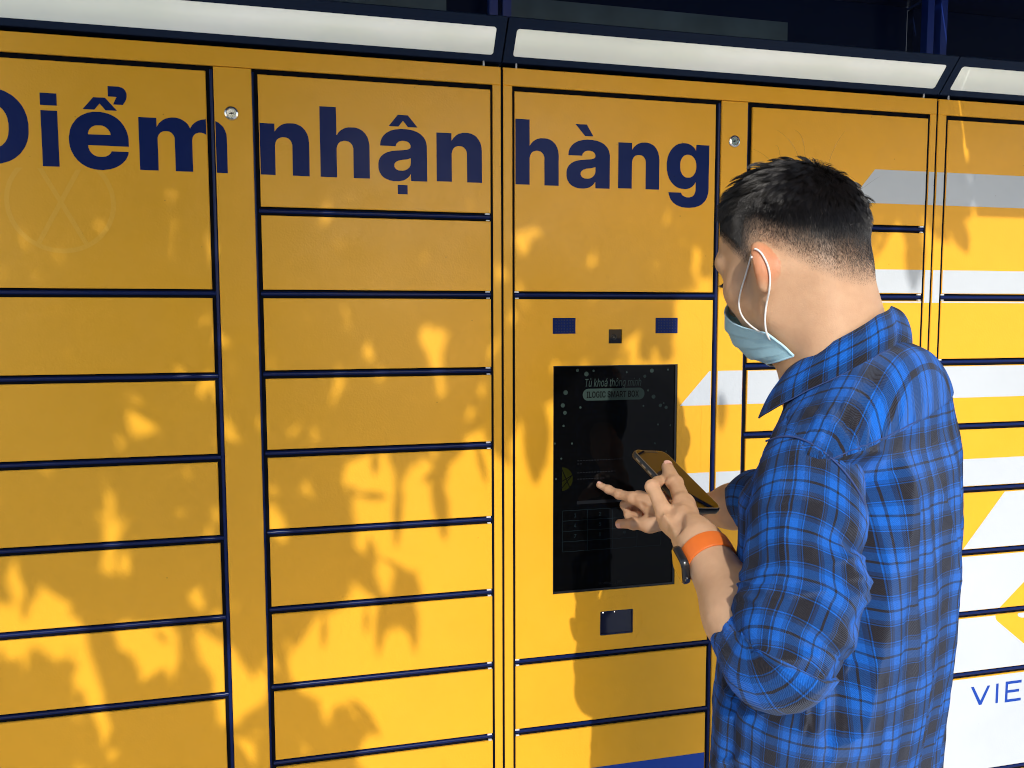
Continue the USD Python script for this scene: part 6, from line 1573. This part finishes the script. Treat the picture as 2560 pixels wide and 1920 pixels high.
def rounded_slab(w, h, t, r, bevel, n=8):
    prof = sbox(-w / 2, w / 2, -h / 2, h / 2).buffer(-r).buffer(r, quad_segs=n)
    a = np.array(prof.exterior.coords[:-1])
    c = np.array([0, 0])
    ins = np.array(prof.buffer(-bevel, quad_segs=n).exterior.coords[:-1])
    rings = []
    nrm = a - np.clip(a, [-(w / 2 - r), -(h / 2 - r)], [w / 2 - r, h / 2 - r])
    nrm /= np.linalg.norm(nrm, axis=1, keepdims=True) + 1e-12
    for k in np.linspace(0, math.pi, 9):
        off = bevel * (1 - math.sin(k)); z = -(t / 2 - bevel) * (1 if k < math.pi / 2 else -1) - bevel * math.cos(k)
        if abs(k - math.pi / 2) < 1e-6:
            z = 0
        rings.append(np.c_[a - nrm * off, np.full(len(a), z)])
    V = np.array(rings); v, q = grid_mesh(V, True)
    n_ = len(a)
    f = [tuple(x) for x in np.vstack([q[:, [0, 1, 2]], q[:, [0, 2, 3]]])]
    b0, b1 = len(v), len(v) + 1
    v = np.vstack([v, [[0, 0, -t / 2]], [[0, 0, t / 2]]])
    for i in range(n_):
        j = (i + 1) % n_
        f += [(b0, j, i), (b1, 8 * n_ + i, 8 * n_ + j)]
    m = trimesh.Trimesh(v, f, process=False); m.fix_normals()
    return m


def put(m, R, c):
    m = m.copy(); m.vertices = c + m.vertices @ R.T
    return m


case = put(rounded_slab(PH_W, PH_L, PH_T, 0.0125, 0.0030), PHR, PHC)
case_p = obj("case", case, "phone_case", ph, smooth=40)
gl = rounded_slab(PH_W - 0.0060, PH_L - 0.0060, 0.0012, 0.0105, 0.0004)
scr = obj("screen", put(gl, PHR, PHC + PHR[:, 2] * (PH_T / 2 + 0.0003)), "phone_glass", ph, smooth=40)
nt = trimesh.creation.extrude_polygon(sbox(-0.013, 0.013, PH_L / 2 - 0.0075, PH_L / 2 - 0.0040).buffer(0.0012), 0.0002, engine="earcut")
obj("notch", put(nt, PHR, PHC + PHR[:, 2] * (PH_T / 2 + 0.0010)), "black_plastic", scr)
for z_ in (0.052, 0.036, 0.020):
    obj("button", put(bx(-PH_W / 2 - 0.0008, -PH_W / 2 + 0.001, z_ - 0.005, z_ + 0.005, -0.0014, 0.0014), PHR, PHC), "phone_rim", ph)
rim = sbox(-PH_W / 2 + 0.0022, PH_W / 2 - 0.0022, -PH_L / 2 + 0.0022, PH_L / 2 - 0.0022).buffer(-0.011).buffer(0.011)
rm = trimesh.creation.extrude_polygon(rim.difference(rim.buffer(-0.0011)), 0.0010, engine="earcut")
obj("rim", put(rm, PHR, PHC + PHR[:, 2] * (PH_T / 2 - 0.0002)), "phone_rim", ph)

# ------------------------------------------------------------------ watch
FA = unit(WRL - ELL)
WC = WRL - FA * 0.022
wt = thing("watch", "black smart watch on an orange strap round the man's left wrist", "watch", tuple(np.round(WC, 3)))
LFT = -(RT * 0.86 + UP * 0.38 + FW * 0.28)
rad0 = unit(LFT - FA * (LFT @ FA))
rad1 = np.cross(FA, rad0)
angs = np.linspace(0, 2 * np.pi, 73)[:-1]
wr = []
for a in angs:
    dirn = rad0 * math.cos(a) + rad1 * math.sin(a)
    t = 0.02
    for _ in range(30):
        t -= body_field((WC + dirn * t)[None])[0] * 0.9
    wr.append(t)
wr = np.array(wr); wr = np.convolve(np.r_[wr[-6:], wr, wr[:6]], np.ones(9) / 9, "same")[6:-6]
rings = []
W2 = 0.0120
prof = [(-W2, 0.0004), (-W2, 0.0022), (-W2 + 0.001, 0.0030), (0, 0.0033), (W2 - 0.001, 0.0030), (W2, 0.0022), (W2, 0.0004)]
V = np.array([[WC + FA * o + (rad0 * math.cos(a) + rad1 * math.sin(a)) * (w + h + 0.0005) for a, w in zip(angs, wr)] for o, h in prof])
v, q = grid_mesh(V, True)
obj("strap", (v, q), "strap_orange", wt, smooth=40)
A0 = rad0
Rw = np.stack([FA, np.cross(A0, FA), A0], 1)
cc_ = WC + A0 * (wr[0] + 0.0055)
obj("case", put(rounded_slab(0.037, 0.043, 0.0108, 0.0100, 0.0042), Rw, cc_), "watch_case", wt, smooth=50)
obj("dial", put(rounded_slab(0.032, 0.038, 0.0010, 0.008, 0.0004), Rw, cc_ + A0 * 0.0052), "phone_glass", wt, smooth=50)
obj("crown_button", cyl(cc_ - FA * 0.0178 + Rw[:, 1] * 0.008, cc_ - FA * 0.0200 + Rw[:, 1] * 0.008, 0.0032, 16), "phone_rim", wt, smooth=40)
opp = WC - A0 * 0 + (rad0 * math.cos(2.6) + rad1 * math.sin(2.6)) * (wr[30] + 0.0042)
# ------------------------------------------------------------------ tree behind the photographer, whose leaves shade the lockers
K_ = 640 / 2212
def tile(ox, oy, pts):
    return [(ox + x * K_, oy + y * K_) for x, y in pts]


def ell(x, y, a, b, rot=0):
    t = np.linspace(0, 2 * math.pi, 17)[:-1]
    c, s = math.cos(math.radians(rot)), math.sin(math.radians(rot))
    return [(x + a * math.cos(q) * c - b * math.sin(q) * s, y + a * math.cos(q) * s + b * math.sin(q) * c) for q in t]


OPEN = []          # gaps of the crown: where sunlight reaches the locker fronts
OPEN += [tile(0, 960, ell(*e)) for e in [(1165, 310, 95, 62, 40), (1290, 405, 75, 60), (1040, 535, 38, 45), (1975, 330, 50, 85, -20), (1850, 190, 22, 60), (1540, 900, 42, 85), (925, 1290, 90, 75), (1000, 1450, 45, 110), (930, 1590, 60, 80)]]
OPEN += [tile(0, 1440, p) for p in [
    [(-300, 230), (90, 215), (180, 300), (230, 330), (300, 90), (350, 70), (420, 150), (600, 280), (580, 350), (700, 440), (720, 560), (600, 600), (470, 720), (400, 680), (380, 600), (260, 560), (200, 680), (80, 730), (40, 600), (-300, 600)],
    [(660, 620), (740, 640), (860, 830), (850, 960), (890, 1090), (930, 1250), (960, 1360), (920, 1450), (860, 1360), (800, 1100), (720, 970), (650, 920), (650, 820), (690, 740)],
    [(950, 400), (1120, 440), (1200, 520), (1300, 470), (1440, 350), (1500, 480), (1480, 590), (1550, 640), (1540, 790), (1400, 760), (1340, 880), (1200, 880), (1160, 800), (1200, 700), (1100, 640), (1040, 640), (990, 500)],
    ell(1710, 170, 48, 90), ell(1740, 520, 60, 80),
    [(1760, 600), (1900, 560), (1990, 640), (2130, 680), (2130, 760), (2090, 880), (2212, 880), (2212, 1130), (2060, 1220), (1990, 1300), (1930, 1290), (1850, 1080), (1840, 940), (1740, 760)],
    ell(430, 1620, 90, 70), ell(2070, 1560, 60, 80), ell(2170, 1500, 60, 60)]]
OPEN += [tile(640, 480, p) for p in [ell(615, 180, 48, 95, -15), ell(1165, 1200, 26, 55), [(1420, 1150), (1500, 1170), (1610, 1310), (1590, 1400), (1520, 1425), (1440, 1330)], ell(1130, 1510, 42, 30), ell(1540, 1480, 40, 50), ell(1600, 1600, 58, 80), ell(2180, 260, 38, 62)]]
OPEN += [tile(640, 960, p) for p in [ell(1600, 20, 55, 45), ell(1855, 280, 42, 75), ell(1455, 720, 42, 55), ell(150, 1200, 55, 80), ell(240, 1350, 55, 60), ell(440, 640, 35, 30), ell(900, 1340, 60, 60), ell(40, 1330, 40, 60),
    [(2140, 740), (2060, 650), (1960, 430), (1860, 420), (1830, 560), (1780, 640), (1700, 770), (1620, 860), (1660, 1000), (1680, 1130), (1640, 1330), (1540, 1150), (1440, 850), (1370, 700), (1320, 760), (1290, 1100), (1240, 1400), (1210, 1100), (1190, 920), (1140, 620), (1080, 610), (1030, 780), (990, 610), (900, 690), (730, 790), (750, 890), (890, 890), (960, 960), (1110, 990), (880, 1020), (800, 1130), (860, 1200), (1000, 1300), (1080, 1470), (1240, 1510), (1420, 1660), (2230, 1660), (2230, 900)],
    [(1030, 1560), (1130, 1560), (1200, 1700), (1060, 1740)]]]
OPEN += [tile(640, 1440, p) for p in [
    [(300, 740), (390, 580), (470, 430), (560, 430), (590, 580), (600, 330), (730, 330), (780, 330), (800, 130), (880, 100), (930, 220), (955, 500), (1000, 250), (1060, 280), (1060, 640), (1055, 760), (1120, 520), (1220, 430), (1300, 560), (1370, 690), (1390, 650), (1340, 300), (1420, 200), (1430, 0), (2230, 0), (2230, 1700), (940, 1700), (900, 1540), (1000, 1450), (1150, 1400), (1050, 1400), (930, 1290), (830, 1220), (910, 1140), (800, 1090), (640, 1060), (540, 1070), (480, 1000), (350, 900)],
    ell(610, 1160, 55, 65), ell(480, 1430, 48, 60), ell(410, 1520, 48, 60), ell(20, 1010, 80, 130)]]
OPEN += [tile(1280, 960, p) for p in [
    [(-90, 830), (-20, 800), (30, 700), (40, 350), (80, 320), (120, 380), (130, 650), (200, 870), (300, 780), (335, 500), (270, 200), (300, 150), (355, 230), (420, 60), (560, -60), (1000, -120), (1500, -120), (1540, 200), (1600, 380), (1720, 330), (1760, 260), (1800, 330), (1850, 200), (1850, 0), (3000, 0), (3000, 6000), (-90, 6000)],
    [(1610, 180), (1640, 20), (1710, 100), (1710, 180)], [(1410, 110), (1440, 250), (1530, 250), (1500, 300), (1410, 330)]]]
OPEN += [tile(1280, 480, p) for p in [ell(130, 240, 44, 75), [(60, 370), (140, 320), (130, 460), (70, 600), (30, 620), (30, 480)], ell(270, 468, 35, 48), ell(1065, 480, 33, 50), ell(280, 830, 50, 50), ell(1695, 810, 36, 65),
    [(620, 860), (740, 870), (750, 980), (775, 1090), (720, 1060), (680, 970)], [(940, 1250), (1040, 1240), (1080, 1200), (1105, 1260), (1090, 1490), (1050, 1490), (1020, 1380)],
    [(1890, 1040), (1930, 1170), (1935, 1300), (1890, 1540), (1850, 1680), (3200, 1680), (3200, 1040)]]]
OPEN += [tile(1920, 480, p) for p in [
    [(1125, 230), (1060, 420), (900, 640), (850, 720), (300, 900), (-800, 900), (-800, 5000), (3400, 5000), (3400, 180), (1730, 180), (1690, 240), (1660, 290), (1720, 500), (1500, 450), (1390, 300), (1330, 240), (1290, 290), (1340, 400), (1340, 800), (1270, 880), (1200, 660), (1150, 330)]]]
GX0, GZ0, GC = -1.6, 0.0, 0.008
GW, GH = int(4.2 / GC), int(2.2 / GC)
from PIL import Image, ImageDraw
_im = Image.new("L", (GW * 2, GH * 2), 0)
_dr = ImageDraw.Draw(_im)
for p in OPEN:
    q = [wallpt(*s) for s in p]
    _dr.polygon([((x - GX0) / GC * 2, (z - GZ0) / GC * 2) for x, z in q], fill=255)
_dr.rectangle([(0.30 - GX0) / GC * 2, 0, GW * 2, (0.53 - GZ0) / GC * 2], fill=255)
OPENM = np.asarray(_im.resize((GW, GH), Image.BOX)) > 127        # [z, x]
SHX, SHZ = SUN[0] / -SUN[1], SUN[2] / -SUN[1]


def unit(a):
    a = np.asarray(a, float)
    return a / np.linalg.norm(a)


def leaf_mesh(base, direc, width, length, nrm):
    """a narrow leaf, keeled along its midrib and slightly curled"""
    side = np.cross(nrm, direc); side /= np.linalg.norm(side)
    nrm = np.cross(direc, side)
    prof = [(0.0, 0.05), (0.18, 0.62), (0.42, 1.0), (0.68, 0.80), (0.88, 0.36), (1.0, 0.0)]
    v, f = [], []
    for k, (t, w) in enumerate(prof):
        c = base + direc * (t * length) - nrm * (0.10 * length * t * t)
        h = 0.22 * w * width / 2
        v += [c - side * (w * width / 2) + nrm * h, c, c + side * (w * width / 2) + nrm * h]
    for k in range(len(prof) - 1):
        a = 3 * k
        f += [(a, a + 1, a + 4), (a, a + 4, a + 3), (a + 1, a + 2, a + 5), (a + 1, a + 5, a + 4)]
    return np.array(v), np.array(f)


def make_tree():
    r = np.random.default_rng(11)
    covered = np.zeros((GH, GW), bool)
    target = ~OPENM
    target[int(1.80 / GC):] = False
    target[:, :int((-0.95 - GX0) / GC)] = False
    V, F, n = [], [], 0
    uu = np.array([(a, b) for a in np.linspace(0.03, 0.97, 15) for b in (-0.8, -0.3, 0.3, 0.8)])
    wprof = np.interp(uu[:, 0], [0, .18, .42, .68, .88, 1], [.05, .62, 1, .8, .36, 0])
    tries = 0
    phases = [(9000, 0.20, 0.055, 0.17, 0.93, 0.35), (12000, 0.14, 0.042, 0.12, 0.94, 0.16), (14000, 0.09, 0.030, 0.075, 0.95, 0.10), (14000, 0.06, 0.020, 0.05, 0.95, 0.08), (12000, 0.04, 0.014, 0.05, 0.95, 0.06)]
    clusters = []
    import scipy.ndimage as ndi
    phases += [(9000, 0.085, 0.028, 0, 0.95, 0.14), (9000, 0.05, 0.018, 0, 0.95, 0.14)]
    for ph_, (cnt, ln, wd, _, need, newc) in enumerate(phases):
        if ph_ == 5:
            covered = ndi.binary_erosion(covered, iterations=1) | ~target
        zs, xs = np.nonzero(target & ~covered)
        for _k in range(cnt):
            if _k % 700 == 0:
                zs, xs = np.nonzero(target & ~covered)
                if len(zs) < 60:
                    break
            q = r.integers(len(zs))
            X, Z = GX0 + (xs[q] + 0.5) * GC, GZ0 + (zs[q] + 0.5) * GC
            t = r.uniform(1.95, 2.75)
            P = np.array([X + SHX * t, -t, Z + SHZ * t])
            a = r.normal(0, 0.45)
            d = np.array([math.sin(a), r.normal(0, 0.30), -math.cos(a)]); d /= np.linalg.norm(d)
            nr = np.array([r.normal(0, 0.5), -1, r.normal(0.4, 0.4)]); nr /= np.linalg.norm(nr)
            length, width = ln * r.uniform(0.75, 1.25), wd * r.uniform(0.8, 1.2)
            base = P - d * length * r.uniform(0.3, 0.7)
            side = np.cross(nr, d); side /= np.linalg.norm(side)
            pts = base + d * (uu[:, :1] * length) + side * (uu[:, 1:] * wprof[:, None] * width / 2)
            T = -pts[:, 1]
            gx = ((pts[:, 0] - SHX * T - GX0) / GC).astype(int)
            gz = ((pts[:, 2] - SHZ * T - GZ0) / GC).astype(int)
            ok = (gx >= 0) & (gx < GW) & (gz >= 0) & (gz < GH)
            if ok.sum() < 20:
                continue
            gx, gz = gx[ok], gz[ok]
            if (~OPENM[gz, gx]).mean() < need or (~covered[gz, gx] & target[gz, gx]).mean() < newc:
                continue
            covered[gz, gx] = True
            vv, ff = leaf_mesh(base, d, width, length, nr)
            V.append(vv); F.append(ff + n); n += len(vv)
            clusters.append(base)
        # leaf points only sample their cells: close the pin holes between the samples
        covered |= ndi.binary_closing(covered, iterations=1)
    global COVER
    COVER = (covered & target).sum() / target.sum()
    # leaves at the rim of the crown, hanging free against the sun
    for ox, oy, (x0, y0), (x1, y1), w in [(640, 960, (1222, 820), (1228, 1470), 95), (640, 960, (1560, 760), (1655, 1400), 140), (640, 960, (1035, 560), (1020, 830), 80), (640, 960, (1150, 975), (860, 960), 75), (640, 960, (1890, 470), (2020, 930), 60),
            (1280, 960, (225, 60), (205, 930), 250), (640, 1440, (1090, 120), (1062, 760), 100), (640, 1440, (1335, 90), (1380, 730), 105), (640, 1440, (592, 330), (585, 640), 60), (640, 1440, (955, 250), (958, 560), 55), (640, 1440, (820, 1050), (1110, 1440), 110),
            (640, 1440, (1290, -60), (1440, 220), 110), (1920, 480, (1265, 240), (1270, 920), 190), (1920, 480, (1590, 180), (1740, 560), 150), (1280, 960, (1800, 60), (1815, 430), 110), (0, 1440, (1330, 470), (1480, 600), 60), (640, 960, (1700, 420), (1620, 760), 120), (0, 1440, (225, 120), (215, 430), 80)]:
        A, B = wallpt(ox + x0 * K_, oy + y0 * K_), wallpt(ox + x1 * K_, oy + y1 * K_)
        t = r.uniform(1.95, 2.35); tb = t + r.uniform(-0.06, 0.06)
        Pa = np.array([A[0] + SHX * t, -t, A[1] + SHZ * t]); Pb = np.array([B[0] + SHX * tb, -tb, B[1] + SHZ * tb])
        scale = np.linalg.norm(np.subtract(wallpt(ox + x0 * K_ + 50, oy + y0 * K_), A)) / 50
        nr = np.array([r.normal(0, 0.15), -1, 0.35]); nr /= np.linalg.norm(nr)
        vv, ff = leaf_mesh(Pa, unit(Pb - Pa), w * K_ * scale, np.linalg.norm(Pb - Pa), nr)
        V.append(vv); F.append(ff + n); n += len(vv)
    # the rest of the crown, away from the sun's path to the lockers
    for _k in range(1500):
        P = np.array([-1.9, -3.3, 3.6]) + r.normal(0, 1, 3) * np.array([0.75, 0.6, 0.65])
        T = -P[1]
        x, z = P[0] - SHX * T, P[2] - SHZ * T
        if -0.9 < x < 2.4 and z < 2.2 or P[2] < 2.2:
            continue
        d = np.array([r.normal(0, 0.5), r.normal(0, 0.5), -1]); d /= np.linalg.norm(d)
        nr = r.normal(0, 1, 3) + np.array([0, -0.5, 0.8]); nr /= np.linalg.norm(nr)
        vv, ff = leaf_mesh(P, d, 0.05, 0.2, nr)
        V.append(vv); F.append(ff + n); n += len(vv)
    t = thing("tree", "leafy tree behind the photographer, seen only as dappled shade on the yellow lockers", "tree", (-2.0, -3.4, 0))
    trunk = []

    def limb(a, b, ra, rb, k=8):
        a, b = np.array(a, float), np.array(b, float)
        m = trimesh.creation.cylinder(1.0, segment=[a, b], sections=9)
        s = np.clip(((m.vertices - a) @ (b - a)) / ((b - a) @ (b - a)), 0, 1)
        c = a + s[:, None] * (b - a)
        m.vertices = c + (m.vertices - c) * (ra + (rb - ra) * s)[:, None]
        trunk.append(m)
    limb((-2.0, -3.4, -0.05), (-1.95, -3.35, 1.3), 0.13, 0.10); limb((-1.95, -3.35, 1.3), (-1.8, -3.3, 2.6), 0.10, 0.07)
    limb((-1.8, -3.3, 2.6), (-1.9, -3.3, 3.9), 0.07, 0.03); limb((-1.82, -3.3, 2.5), (-1.0, -2.9, 2.95), 0.05, 0.035)
    limb((-1.0, -2.9, 2.95), (0.2, -2.5, 3.02), 0.035, 0.018); limb((0.2, -2.5, 3.02), (1.3, -2.4, 3.12), 0.018, 0.008); limb((-1.8, -3.3, 2.7), (-2.6, -3.6, 3.5), 0.05, 0.02)
    obj("trunk", trunk, "bark", t, smooth=50)
    # twigs: each leaf hangs from a thread-thin twig towards the branch
    obj("crown", (np.vstack(V), np.vstack(F)), "leaf", t)
    return len(V)


NLEAF = make_tree()
